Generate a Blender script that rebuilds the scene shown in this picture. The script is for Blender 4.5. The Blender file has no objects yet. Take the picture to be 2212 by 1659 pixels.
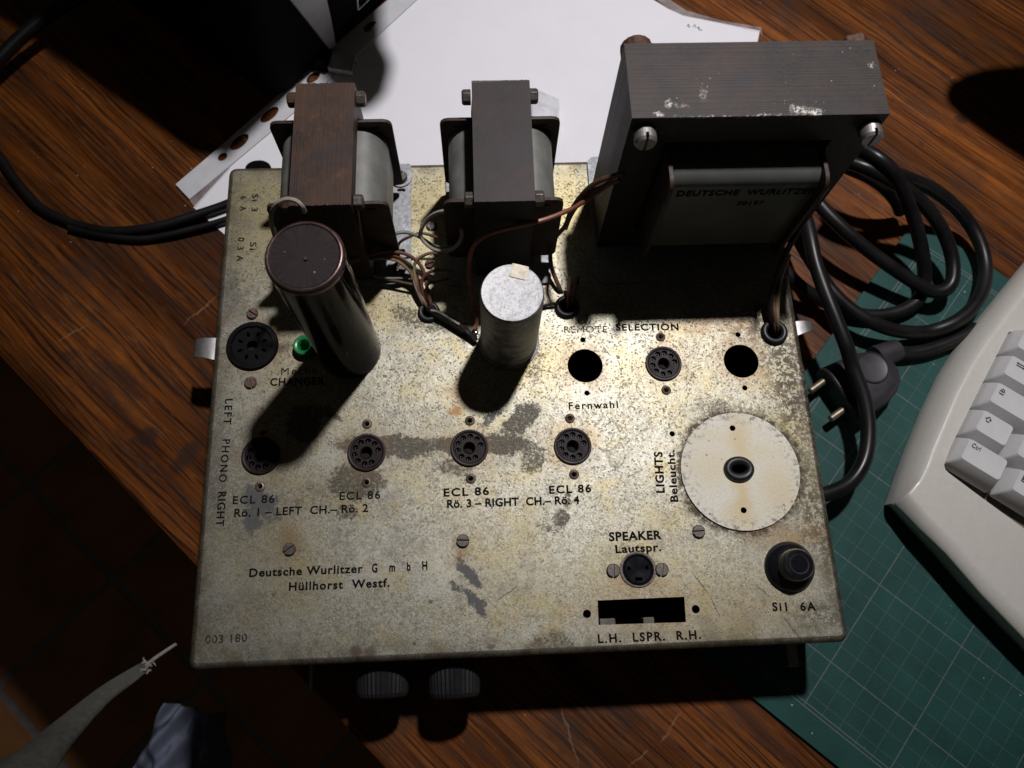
import bpy, bmesh, math, random
from mathutils import Vector, Matrix, Euler
from math import sin, cos, pi, radians
random.seed(7)
S = bpy.context.scene
COL = S.collection
V = Vector

# ------------------------------------------------------------------ camera, world, lamp, exposure
HZ = 0.055                                   # height of the amplifier's top plate above the table (m)
CAM_LOC = V((0.134714, 0.009199, 0.371696 + HZ))
CAM_ROT = Euler((0.313199, -0.0273004, -0.0406664), 'XYZ')
cam = bpy.data.cameras.new('camera')
cam.sensor_width = 36.0
cam.lens = 36.0 * 1680.933 / 2212.0
cam.clip_start = 0.02
cam.clip_end = 20.0
cam.dof.use_dof = True
cam.dof.focus_distance = 0.375
cam.dof.aperture_fstop = 11.0
camo = bpy.data.objects.new('camera', cam)
COL.objects.link(camo)
camo.location = CAM_LOC
camo.rotation_euler = CAM_ROT
S.camera = camo

W = bpy.data.worlds.new('World')
S.world = W
W.use_nodes = True
W.node_tree.nodes['Background'].inputs['Color'].default_value = (1.0, 0.86, 0.72, 1)
W.node_tree.nodes['Background'].inputs['Strength'].default_value = 0.014

LAMP = V((0.352, 0.531, 0.985 + HZ))
ld = bpy.data.lights.new('desk_lamp_bulb', 'SPOT')
ld.energy = 39.0
ld.color = (1.0, 0.965, 0.985)
ld.shadow_soft_size = 0.028
ld.spot_size = radians(56)
ld.spot_blend = 1.0
lo = bpy.data.objects.new('desk_lamp_bulb', ld)
COL.objects.link(lo)
lo.location = LAMP
lo.rotation_euler = (V((0.250, 0.262, 0.0)) - LAMP).to_track_quat('-Z', 'Y').to_euler()

S.view_settings.view_transform = 'Standard'
S.view_settings.look = 'None'
S.view_settings.exposure = 0.0
S.view_settings.gamma = 1.0
S.render.engine = 'CYCLES'
S.cycles.use_denoising = True
S.cycles.max_bounces = 6
S.cycles.sample_clamp_indirect = 4.0

# ------------------------------------------------------------------ photo measurements -> points of the place
_R = CAM_ROT.to_matrix()
def at(x, y, z=0.0):
    """the point of the horizontal plane at height z that the photograph shows at (x, y) of a 2212 px wide print"""
    v = _R @ V(((x - 1106.0) / 1680.933, -(y - 829.5) / 1680.933, -1.0))
    t = (z - CAM_LOC.z) / v.z
    return CAM_LOC + v * t
def pl(x, y, h=0.0):                          # the same, measured from the top plate
    return at(x, y, HZ + h)
def crop(x0, y0, s):
    return lambda a, b: ((x0 + a / s) * 0.850769, (y0 + b / s) * 0.850769)

# ------------------------------------------------------------------ mesh helpers
class MB:
    def __init__(s): s.v = []; s.f = []
    def add(s, vs, fs):
        o = len(s.v); s.v += [V(p) for p in vs]; s.f += [tuple(i + o for i in f) for f in fs]; return s
    def box(s, a, b, M=None):
        (x0, y0, z0), (x1, y1, z1) = a, b
        p = [V((x, y, z)) for z in (z0, z1) for x, y in ((x0, y0), (x1, y0), (x1, y1), (x0, y1))]
        if M: p = [M @ q for q in p]
        return s.add(p, [(3, 2, 1, 0), (4, 5, 6, 7), (0, 1, 5, 4), (1, 2, 6, 5), (2, 3, 7, 6), (3, 0, 4, 7)])
    def prism(s, poly, z0, z1, M=None):
        n = len(poly)
        p = [V((q[0], q[1], z0)) for q in poly] + [V((q[0], q[1], z1)) for q in poly]
        if M: p = [M @ q for q in p]
        return s.add(p, [tuple(range(n - 1, -1, -1)), tuple(range(n, 2 * n))] + [(i, (i + 1) % n, n + (i + 1) % n, n + i) for i in range(n)])
    def loft(s, rings, cap0=True, cap1=True):
        n = len(rings[0]); p = [V(q) for r in rings for q in r]; f = []
        for k in range(len(rings) - 1):
            for i in range(n):
                j = (i + 1) % n
                f.append((k * n + i, k * n + j, (k + 1) * n + j, (k + 1) * n + i))
        if cap0: f.append(tuple(range(n - 1, -1, -1)))
        if cap1: f.append(tuple((len(rings) - 1) * n + i for i in range(n)))
        return s.add(p, f)
    def lathe(s, prof, c, n=32, M=None, cap0=True, cap1=True, sx=1.0, sy=1.0):
        c = V(c); rings = []
        for r, z in prof:
            ring = [V((r * sx * cos(2 * pi * i / n), r * sy * sin(2 * pi * i / n), z)) for i in range(n)]
            if M: ring = [M @ q for q in ring]
            rings.append([q + c for q in ring])
        return s.loft(rings, cap0, cap1)
    def tube(s, pts, r, n=8, sub=6, smooth=True, caps=True):
        P = [V(p) for p in pts]
        rr = r if isinstance(r, (list, tuple)) else [r] * len(P)
        Q, R = [], []
        if smooth and len(P) > 2:
            for i in range(len(P) - 1):
                a, b, c, d = P[max(i - 1, 0)], P[i], P[i + 1], P[min(i + 2, len(P) - 1)]
                for k in range(sub):
                    t = k / sub
                    Q.append(0.5 * ((2 * b) + (c - a) * t + (2 * a - 5 * b + 4 * c - d) * t * t + (3 * b - a - 3 * c + d) * t ** 3))
                    R.append(rr[i] * (1 - t) + rr[i + 1] * t)
            Q.append(P[-1]); R.append(rr[-1])
        else: Q, R = P, rr
        T = [(Q[min(i + 1, len(Q) - 1)] - Q[max(i - 1, 0)]).normalized() for i in range(len(Q))]
        u = T[0].orthogonal().normalized(); rings = []
        for i, q in enumerate(Q):
            u = (u - T[i] * u.dot(T[i])).normalized(); w = T[i].cross(u)
            rings.append([q + (u * cos(2 * pi * k / n) + w * sin(2 * pi * k / n)) * R[i] for k in range(n)])
        return s.loft(rings, caps, caps)
    def build(s, name, mat, parent=None, origin=None, smooth=False, bevel=0.0, label=None):
        o = V(origin) if origin is not None else (sum(s.v, V()) / len(s.v) if parent is None else V(ORI[parent.name]))
        me = bpy.data.meshes.new(name)
        me.from_pydata([tuple(p - o) for p in s.v], [], s.f)
        return finish(me, name, mat, parent, o, smooth, bevel, label)

ORI = {}
def finish(me, name, mat, parent, o, smooth=False, bevel=0.0, label=None):
    bm = bmesh.new(); bm.from_mesh(me)
    bmesh.ops.recalc_face_normals(bm, faces=bm.faces)
    if bevel:
        es = [e for e in bm.edges if len(e.link_faces) == 2 and e.calc_face_angle(0) > 0.6]
        bmesh.ops.bevel(bm, geom=es, offset=bevel, segments=2, affect='EDGES', profile=0.5, clamp_overlap=True)
    bm.to_mesh(me); bm.free()
    if smooth:
        me.polygons.foreach_set('use_smooth', [True] * len(me.polygons))
        try: me.set_sharp_from_angle(angle=radians(smooth if smooth is not True else 40))
        except Exception: pass
    me.materials.append(mat)
    ob = bpy.data.objects.new(name, me); COL.objects.link(ob)
    return hook(ob, parent, o, label)
def hook(ob, parent, o, label=None):
    o = V(o)
    if parent is not None:
        ob.parent = parent; ob.location = o - V(ORI[parent.name])
    else: ob.location = o
    ORI[ob.name] = o
    if label: ob['label'] = label
    return ob
def empty(name, o, parent=None):
    ob = bpy.data.objects.new(name, None); COL.objects.link(ob); ob.empty_display_size = 0.01
    return hook(ob, parent, o)
def tag(ob, label, cat, group=None):
    ob['label'] = label; ob['category'] = cat
    if group: ob['group'] = group
    return ob
def struct(ob): ob['kind'] = 'structure'; return ob
def circle(c, r, n=24, ry=None, rot=0.0):
    ry = ry or r
    return [(c[0] + r * cos(t) * cos(rot) - ry * sin(t) * sin(rot), c[1] + r * cos(t) * sin(rot) + ry * sin(t) * cos(rot)) for t in (2 * pi * i / n for i in range(n))]
def rrect(x0, x1, y0, y1, r, k=4):
    out = []
    for cx, cy, a in ((x1 - r, y1 - r, 0), (x0 + r, y1 - r, 90), (x0 + r, y0 + r, 180), (x1 - r, y0 + r, 270)):
        for i in range(k + 1):
            t = radians(a + 90 * i / k); out.append((cx + r * cos(t), cy + r * sin(t)))
    return out
def sheet(name, outline, holes, z, thick, mat, parent=None, origin=None, label=None, M=None, bevel=0.0):
    """a flat sheet with real holes: top face at z, bottom at z - thick (filled 2D curve turned into a mesh)"""
    cu = bpy.data.curves.new('outline', 'CURVE'); cu.dimensions = '2D'; cu.fill_mode = 'BOTH'
    cu.extrude = thick / 2
    for poly in [outline] + holes:
        sp = cu.splines.new('POLY'); sp.points.add(len(poly) - 1)
        for p, q in zip(sp.points, poly): p.co = (q[0] * 100, q[1] * 100, 0, 1)
        sp.use_cyclic_u = True
    cu.extrude = thick * 50
    tmp = bpy.data.objects.new('outline', cu); COL.objects.link(tmp)
    dg = bpy.context.evaluated_depsgraph_get()
    me = bpy.data.meshes.new_from_object(tmp.evaluated_get(dg))
    me.name = name
    bpy.data.objects.remove(tmp); bpy.data.curves.remove(cu)
    me.materials.clear()
    o = V(origin) if origin is not None else V(ORI[parent.name])
    for v in me.vertices:
        p = V((v.co.x / 100, v.co.y / 100, v.co.z / 100 + z - thick / 2))
        if M: p = M @ p
        v.co = p - o
    return finish(me, name, mat, parent, o, False, bevel, label)

# ------------------------------------------------------------------ material helpers
class NG:
    def __init__(s, name):
        s.m = bpy.data.materials.new(name); s.m.use_nodes = True
        s.t = s.m.node_tree; s.b = s.t.nodes['Principled BSDF']; s.out = s.t.nodes['Material Output']
        s._oc = None
    def n(s, ty, ins=None, **pr):
        nd = s.t.nodes.new(ty)
        for k, v in pr.items(): setattr(nd, k, v)
        for k, v in (ins or {}).items(): s.put(nd.inputs[k], v)
        return nd
    def put(s, sock, v):
        if isinstance(v, bpy.types.NodeSocket): s.t.links.new(v, sock)
        elif isinstance(v, (tuple, list)) and len(v) == 3 and sock.type == 'RGBA': sock.default_value = (*v, 1)
        else: sock.default_value = v
    @property
    def oc(s):
        if s._oc is None: s._oc = s.n('ShaderNodeTexCoord').outputs['Object']
        return s._oc
    def math(s, op, a, b=0.0, c=0.0, clamp=False):
        nd = s.n('ShaderNodeMath', operation=op, use_clamp=clamp)
        s.put(nd.inputs[0], a); s.put(nd.inputs[1], b); s.put(nd.inputs[2], c); return nd.outputs[0]
    def vm(s, op, a, b=(0, 0, 0)):
        nd = s.n('ShaderNodeVectorMath', operation=op); s.put(nd.inputs[0], a)
        if op == 'SCALE': s.put(nd.inputs['Scale'], b)
        else: s.put(nd.inputs[1], b)
        return nd.outputs['Value' if op in ('LENGTH', 'DISTANCE', 'DOT_PRODUCT') else 'Vector']
    def noise(s, scale, detail=3.0, rough=0.5, vec=None, dist=0.0, col=False):
        nd = s.n('ShaderNodeTexNoise', {'Vector': vec if vec is not None else s.oc, 'Scale': scale, 'Detail': detail, 'Roughness': rough, 'Distortion': dist})
        return nd.outputs['Color' if col else 'Fac']
    def vor(s, scale, vec=None, feature='F1', out='Distance', rnd=1.0):
        return s.n('ShaderNodeTexVoronoi', {'Vector': vec if vec is not None else s.oc, 'Scale': scale, 'Randomness': rnd}, feature=feature).outputs[out]
    def mr(s, v, a, b, c=0.0, d=1.0):
        return s.n('ShaderNodeMapRange', {'Value': v, 'From Min': a, 'From Max': b, 'To Min': c, 'To Max': d}).outputs[0]
    def mix(s, f, a, b, mode='MIX'):
        nd = s.n('ShaderNodeMix', data_type='RGBA', blend_type=mode)
        s.put(nd.inputs[0], f); s.put(nd.inputs[6], a); s.put(nd.inputs[7], b); return nd.outputs[2]
    def fmix(s, f, a, b):
        nd = s.n('ShaderNodeMix', data_type='FLOAT'); s.put(nd.inputs[0], f); s.put(nd.inputs[2], a); s.put(nd.inputs[3], b); return nd.outputs[0]
    def ramp(s, f, stops):
        nd = s.n('ShaderNodeValToRGB', {'Fac': f}); e = nd.color_ramp.elements
        while len(e) < len(stops): e.new(0.5)
        for q, (p, c) in zip(e, stops): q.position = p; q.color = (*c, 1) if len(c) == 3 else c
        return nd.outputs['Color']
    def mapv(s, vec, loc=(0, 0, 0), rot=0.0, scale=(1, 1, 1), ty='POINT'):
        return s.n('ShaderNodeMapping', {'Vector': vec, 'Location': loc, 'Rotation': (0, 0, rot), 'Scale': scale}, vector_type=ty).outputs[0]
    def blobs(s, vec, items, soft=0.35):
        """largest of soft ellipse masks; items: x, y, rx, ry, rotation, strength"""
        acc = None
        for x, y, rx, ry, a, k in items:
            if acc is not None:                                   # chained, so that the shader compiler evaluates them one after the other
                vec = s.n('ShaderNodeVectorMath', {0: vec, 1: s.n('ShaderNodeCombineXYZ', {'Z': s.math('MULTIPLY', acc, 1e-7)}).outputs[0]}, operation='ADD').outputs[0]
            l = s.vm('LENGTH', s.mapv(vec, (x, y, 0), a, (rx, ry, 1), 'TEXTURE'))
            m = s.mr(l, 1 + soft, 1 - soft, 0.0, k)
            acc = m if acc is None else s.math('MAXIMUM', acc, m)
        return acc
    def set(s, **kw):
        for k, v in kw.items(): s.put(s.b.inputs[k.replace('_', ' ')], v)
        return s
    def bump(s, h, strength=0.3, dist=0.001):
        s.put(s.b.inputs['Normal'], s.n('ShaderNodeBump', {'Height': h, 'Strength': strength, 'Distance': dist}).outputs[0]); return s

def simple(name, col, rough=0.5, metal=0.0, var=0.25, scale=300.0, bump=0.0, col2=None, spec=0.5, coat=0.0):
    g = NG(name)
    f = g.noise(scale, 4, 0.6)
    c2 = col2 or tuple(c * (1 - var) for c in col)
    c1 = col if col2 else tuple(min(1, c * (1 + var * 0.6)) for c in col)
    g.set(Base_Color=g.mix(g.mr(f, 0.3, 0.7), c2, c1), Metallic=metal, Roughness=g.mr(g.noise(scale * 0.4, 3), 0.3, 0.7, max(0.03, rough - 0.08), min(1, rough + 0.1)))
    g.b.inputs['Specular IOR Level'].default_value = spec
    if coat: g.set(Coat_Weight=coat, Coat_Roughness=0.1)
    if bump: g.bump(g.noise(scale * 2, 3), bump, 0.0004)
    return g.m

# ------------------------------------------------------------------ materials
PX = 1 / 4450.0
def spots(rows):
    out = []
    for x, y, rx, ry, a, k in rows:
        p = pl(x, y); out.append((p.x, p.y, rx * PX, ry * PX, radians(-a), k))
    return out

def mat_plate():
    g = NG('weathered_zinc_plate')
    v = g.vm('MULTIPLY', g.oc, (1, 1, 1))
    flat = g.vm('MULTIPLY', v, (1, 1, 0))
    wob = g.vm('SCALE', g.vm('SUBTRACT', g.noise(90, 4, 0.65, flat, col=True), (0.5, 0.5, 0.5)), 0.011)
    wob2 = g.vm('SCALE', g.vm('SUBTRACT', g.noise(520, 3, 0.7, flat, col=True), (0.5, 0.5, 0.5)), 0.005)
    fw = g.vm('ADD', g.vm('ADD', flat, wob), wob2)
    big = g.noise(22, 4, 0.6, flat)
    mid = g.noise(75, 5, 0.65, flat)
    fine = g.noise(1500, 3, 0.8, flat)
    sp = g.vor(900, flat)
    cell = g.n('ShaderNodeSeparateColor', {'Color': g.vor(1250, flat, out='Color')})
    base = g.mix(g.math('ADD', g.math('MULTIPLY', g.mr(g.noise(1100, 4, 0.85, flat), 0.36, 0.64), 0.55), g.math('MULTIPLY', cell.outputs[1], 0.45)), (0.28, 0.265, 0.215), (0.80, 0.79, 0.73))
    mott = g.noise(330, 4, 0.75, g.vm('ADD', flat, (1, 8, 0)))
    base = g.mix(g.math('MULTIPLY', g.mr(mott, 0.50, 0.62), 0.55), base, (0.30, 0.27, 0.185))
    base = g.mix(g.math('MULTIPLY', g.mr(g.noise(38, 4, 0.7, g.vm('ADD', flat, (4, 4, 0))), 0.50, 0.66), 0.5), base, (0.74, 0.745, 0.73))
    base = g.mix(g.math('MULTIPLY', g.mr(g.noise(14, 4, 0.6, g.vm('ADD', flat, (7, 3, 0))), 0.46, 0.64), 0.30), base, (0.50, 0.43, 0.25))
    yellow = g.math('MULTIPLY', g.mr(mid, 0.46, 0.64), g.mr(g.noise(30, 3, 0.5, g.vm('ADD', flat, (3, 1, 0))), 0.42, 0.58))
    base = g.mix(g.math('MULTIPLY', yellow, 0.6), base, (0.58, 0.48, 0.24))
    # yellow passivation round the transformers and along the left side
    ylw = g.blobs(fw, spots([(560, 480, 90, 130, 0, .85), (930, 480, 70, 150, 0, 1), (1235, 450, 60, 110, 0, 1), (880, 640, 110, 60, 0, .7), (1170, 770, 70, 90, 0, .7), (1330, 1240, 90, 60, 0, .4), (1700, 960, 80, 160, 0, .5),
                            (1080, 1240, 120, 90, 0, .35), (600, 1230, 90, 90, 0, .35), (620, 790, 110, 90, 0, .5), (1560, 1330, 160, 60, 0, .35)]), 0.6)
    base = g.mix(g.math('MULTIPLY', g.math('MULTIPLY', ylw, g.mr(fine, 0.25, 0.6)), 0.8), base, (0.52, 0.42, 0.17))
    # pits and specks
    pit = g.math('MULTIPLY', g.mr(cell.outputs[0], g.mr(g.noise(70, 5, 0.75, flat), 0.36, 0.64, 0.96, 0.62), 1.0, 0.15, 1.0), 1.0, clamp=True)
    pit = g.math('MULTIPLY', pit, g.math('GREATER_THAN', pit, 0.16))
    pit = g.math('MULTIPLY', pit, g.mr(g.n('ShaderNodeSeparateXYZ', {'Vector': fw}).outputs[1], 0.03, 0.16, 0.45, 1.0))
    base = g.mix(g.math('MULTIPLY', pit, 0.8), base, (0.10, 0.085, 0.06))
    pit2 = g.math('MULTIPLY', g.mr(sp, 0.30, 0.16), g.mr(g.noise(330, 2, 0.5, flat), 0.54, 0.62))
    base = g.mix(g.math('MULTIPLY', pit2, 0.8), base, (0.09, 0.085, 0.075))
    clump = g.math('MULTIPLY', g.mr(g.noise(170, 5, 0.78, g.vm('ADD', flat, (2, 6, 0))), 0.575, 0.66), g.mr(g.noise(20, 3, 0.6, g.vm('ADD', flat, (6, 6, 0))), 0.36, 0.56))
    base = g.mix(g.math('MULTIPLY', clump, 0.62), base, (0.13, 0.105, 0.075))
    # grey smudges
    sm = g.math('MULTIPLY', g.mr(g.noise(48, 5, 0.7, g.vm('ADD', flat, (5, 2, 0))), 0.52, 0.68), 0.42)
    base = g.mix(sm, base, (0.23, 0.23, 0.235))
    # dark grease bands with a shape of their own
    dark = g.blobs(fw, spots([(835, 962, 118, 26, 3, .82), (1040, 958, 120, 24, 2, .9), (1125, 905, 52, 26, -38, .8), (770, 1040, 62, 42, 0, .75), (1150, 985, 30, 40, 0, .6), (985, 1005, 40, 24, 0, .6),
                             (655, 915, 40, 46, 0, .8), (700, 890, 44, 16, 30, .7), (1210, 1122, 17, 17, 0, .7), (1190, 1140, 40, 8, 20, .45), (1225, 1080, 12, 26, 10, .6), (668, 1075, 90, 30, 0, .35),
                             (750, 1105, 24, 20, 0, .6), (1360, 1190, 40, 16, 0, .3), (1190, 1405, 50, 40, 0, .5), (1150, 780, 24, 60, 0, .4), (900, 690, 70, 26, 20, .55), (1010, 720, 26, 26, 0, .5), (975, 1110, 60, 30, 0, .2)]), 0.22)
    grit = g.math('SUBTRACT', g.noise(520, 5, 0.8, g.vm('ADD', flat, (9, 1, 0))), 0.5)
    dk = g.math('MULTIPLY', g.mr(g.math('ADD', dark, g.math('MULTIPLY', grit, 2.8)), 0.28, 0.72), g.mr(dark, 0.03, 0.4))
    dk = g.math('MULTIPLY', dk, g.mr(fine, 0.36, 0.62, 0.62, 1.0))
    base = g.mix(g.math('MULTIPLY', g.mr(g.blobs(fw, spots([(930, 965, 230, 60, 2, 1), (1120, 930, 70, 70, 0, 1), (560, 1100, 100, 70, 0, 1), (720, 1050, 130, 70, 0, 1)]), 0.6), 0, 1), 0.28), base, (0.22, 0.20, 0.15))
    base = g.mix(g.math('MULTIPLY', dk, 1.0), base, (0.072, 0.057, 0.034))
    blue = g.blobs(fw, spots([(560, 1080, 44, 26, 30, .9), (545, 1120, 22, 30, 0, .8), (590, 1115, 22, 16, 0, .6), (1014, 1238, 34, 11, 42, 1), (1024, 1296, 40, 11, 48, 1), (985, 1266, 14, 7, 60, .8), (996, 1210, 16, 5, 50, .8),
                             (1060, 900, 34, 12, -35, .7), (470, 1050, 22, 90, 0, .45), (460, 1320, 40, 60, 0, .3), (500, 640, 26, 60, 0, .45), (540, 430, 40, 16, 0, .4)]), 0.3)
    blue = g.math('MULTIPLY', g.mr(g.math('ADD', blue, g.math('MULTIPLY', grit, 2.4)), 0.28, 0.72), g.mr(blue, 0.03, 0.4))
    base = g.mix(g.math('MULTIPLY', blue, 0.85), base, (0.085, 0.09, 0.11))
    # blotched corrosion down the right hand side and round the cover disc
    rgt = g.blobs(fw, spots([(1715, 830, 62, 170, -8, 1), (1640, 700, 70, 60, 0, .8), (1755, 1090, 36, 190, -8, .8), (1770, 1330, 60, 30, 0, .6), (1580, 885, 90, 26, 0, .6)]), 0.5)
    blot = g.math('MAXIMUM', g.mr(g.noise(230, 4, 0.7, flat), 0.48, 0.54), g.mr(g.noise(600, 3, 0.7, flat), 0.50, 0.57))
    base = g.mix(g.math('MULTIPLY', g.math('MULTIPLY', rgt, blot), 0.95), base, (0.085, 0.070, 0.052))
    c = pl(1598, 1017)
    rad = g.vm('DISTANCE', fw, (c.x, c.y, 0))
    ring = g.math('MULTIPLY', g.mr(rad, 0.0338, 0.0305), g.mr(g.noise(380, 5, 0.75, flat), 0.38, 0.50))
    base = g.mix(g.math('MULTIPLY', ring, 1.0), base, (0.075, 0.06, 0.045))
    # rust halos
    rust = g.blobs(fw, spots([(1000, 850, 26, 26, 0, .8), (985, 885, 16, 14, 0, .9), (792, 978, 52, 52, 0, .45), (1014, 968, 54, 54, 0, .4), (1237, 964, 54, 54, 0, .5), (563, 985, 54, 54, 0, .4), (546, 748, 74, 70, 0, .4), (625, 1172, 26, 34, 0, .55),
                             (1000, 1190, 20, 24, 0, .6), (1378, 1256, 54, 40, 0, .5), (1264, 790, 52, 52, 0, .55), (1601, 780, 54, 54, 0, .6), (1190, 625, 18, 34, 0, .7), (905, 600, 26, 16, 0, .7), (1560, 700, 120, 22, 0, .5), (1433, 786, 52, 52, 0, .4), (1380, 1315, 130, 52, 0, .32),
                             (1700, 1160, 70, 24, 0, .5), (748, 660, 60, 60, 0, .5), (1600, 1310, 130, 36, 0, .2)]), 0.5)
    base = g.mix(g.math('MULTIPLY', g.math('MULTIPLY', rust, g.mr(mid, 0.32, 0.52)), 0.95, clamp=True), base, (0.30, 0.165, 0.07))
    sxy = g.n('ShaderNodeSeparateXYZ', {'Vector': fw})
    rim = g.math('MINIMUM', g.math('MINIMUM', sxy.outputs[0], g.math('SUBTRACT', 0.300, sxy.outputs[0])), g.math('MINIMUM', sxy.outputs[1], g.math('SUBTRACT', 0.2586, sxy.outputs[1])))
    base = g.mix(g.math('MULTIPLY', g.math('MULTIPLY', g.mr(rim, 0.012, 0.001), g.mr(mid, 0.36, 0.60)), 0.8), base, (0.17, 0.145, 0.115))
    dots = g.blobs(g.vm('ADD', flat, g.vm('SCALE', wob2, 0.3)), spots([(769, 1407, 12, 11, 0, 1), (799, 1409, 11, 10, 0, .8), (1060, 1397, 9, 5, 0, .9), (1165, 1388, 8, 6, 0, .8), (1040, 1300, 4, 4, 0, 1), (930, 1300, 5, 4, 0, 1), (895, 1390, 4, 4, 0, 1)]), 0.3)
    base = g.mix(g.math('MULTIPLY', dots, 0.75), base, (0.16, 0.12, 0.10))
    # dried drop outlines
    rings = None
    fr = g.vm('ADD', flat, g.vm('SCALE', wob2, 0.35))
    for x, y, rx, ry in ((932, 866, 17, 24), (912, 912, 17, 12), (860, 905, 14, 12), (1396, 838, 22, 22), (1352, 868, 14, 13), (1336, 828, 10, 10), (1490, 706, 13, 13), (1310, 940, 30, 36), (1415, 912, 14, 10), (1330, 980, 20, 30)):
        p = pl(x, y)
        l = g.vm('LENGTH', g.mapv(fr, (p.x, p.y, 0), 0, (rx * PX, ry * PX, 1), 'TEXTURE'))
        m = g.mr(g.math('ABSOLUTE', g.math('SUBTRACT', l, 1.0)), 0.13, 0.03)
        rings = m if rings is None else g.math('MAXIMUM', rings, m)
    base = g.mix(g.math('MULTIPLY', g.math('MULTIPLY', rings, g.mr(g.noise(400, 2, 0.5, flat), 0.4, 0.55)), 0.7), base, (0.15, 0.14, 0.12))
    # fine scratches
    scr = None
    for x0, y0, x1, y1 in ((1495, 1236, 1532, 1284), (1532, 1284, 1556, 1336), (1635, 1266, 1664, 1290), (1690, 1330, 1735, 1388), (1070, 1300, 1116, 1268)):
        a, b = pl(x0, y0), pl(x1, y1); d = b - a
        l = g.vm('LENGTH', g.mapv(fr, ((a.x + b.x) / 2, (a.y + b.y) / 2, 0), math.atan2(d.y, d.x), (d.length / 2, 0.00028, 1), 'TEXTURE'))
        m = g.mr(l, 1.3, 0.7)
        scr = m if scr is None else g.math('MAXIMUM', scr, m)
    base = g.mix(g.math('MULTIPLY', scr, 0.75), base, (0.09, 0.085, 0.08))
    base = g.mix(1.0, base, (0.70, 0.692, 0.63), 'MULTIPLY')
    wear = g.math('MAXIMUM', dk, g.math('MAXIMUM', blue, g.math('MULTIPLY', pit, 0.7)))
    g.set(Base_Color=base, Metallic=g.fmix(wear, 0.90, 0.08), Roughness=g.math('ADD', g.mr(fine, 0.3, 0.7, 0.45, 0.57), g.math('MULTIPLY', wear, 0.10)))
    g.bump(g.math('ADD', g.noise(1400, 2, 0.6, flat), g.math('MULTIPLY', g.math('ADD', pit, pit2), -0.7)), 0.14, 0.0003)
    return g.m

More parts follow.
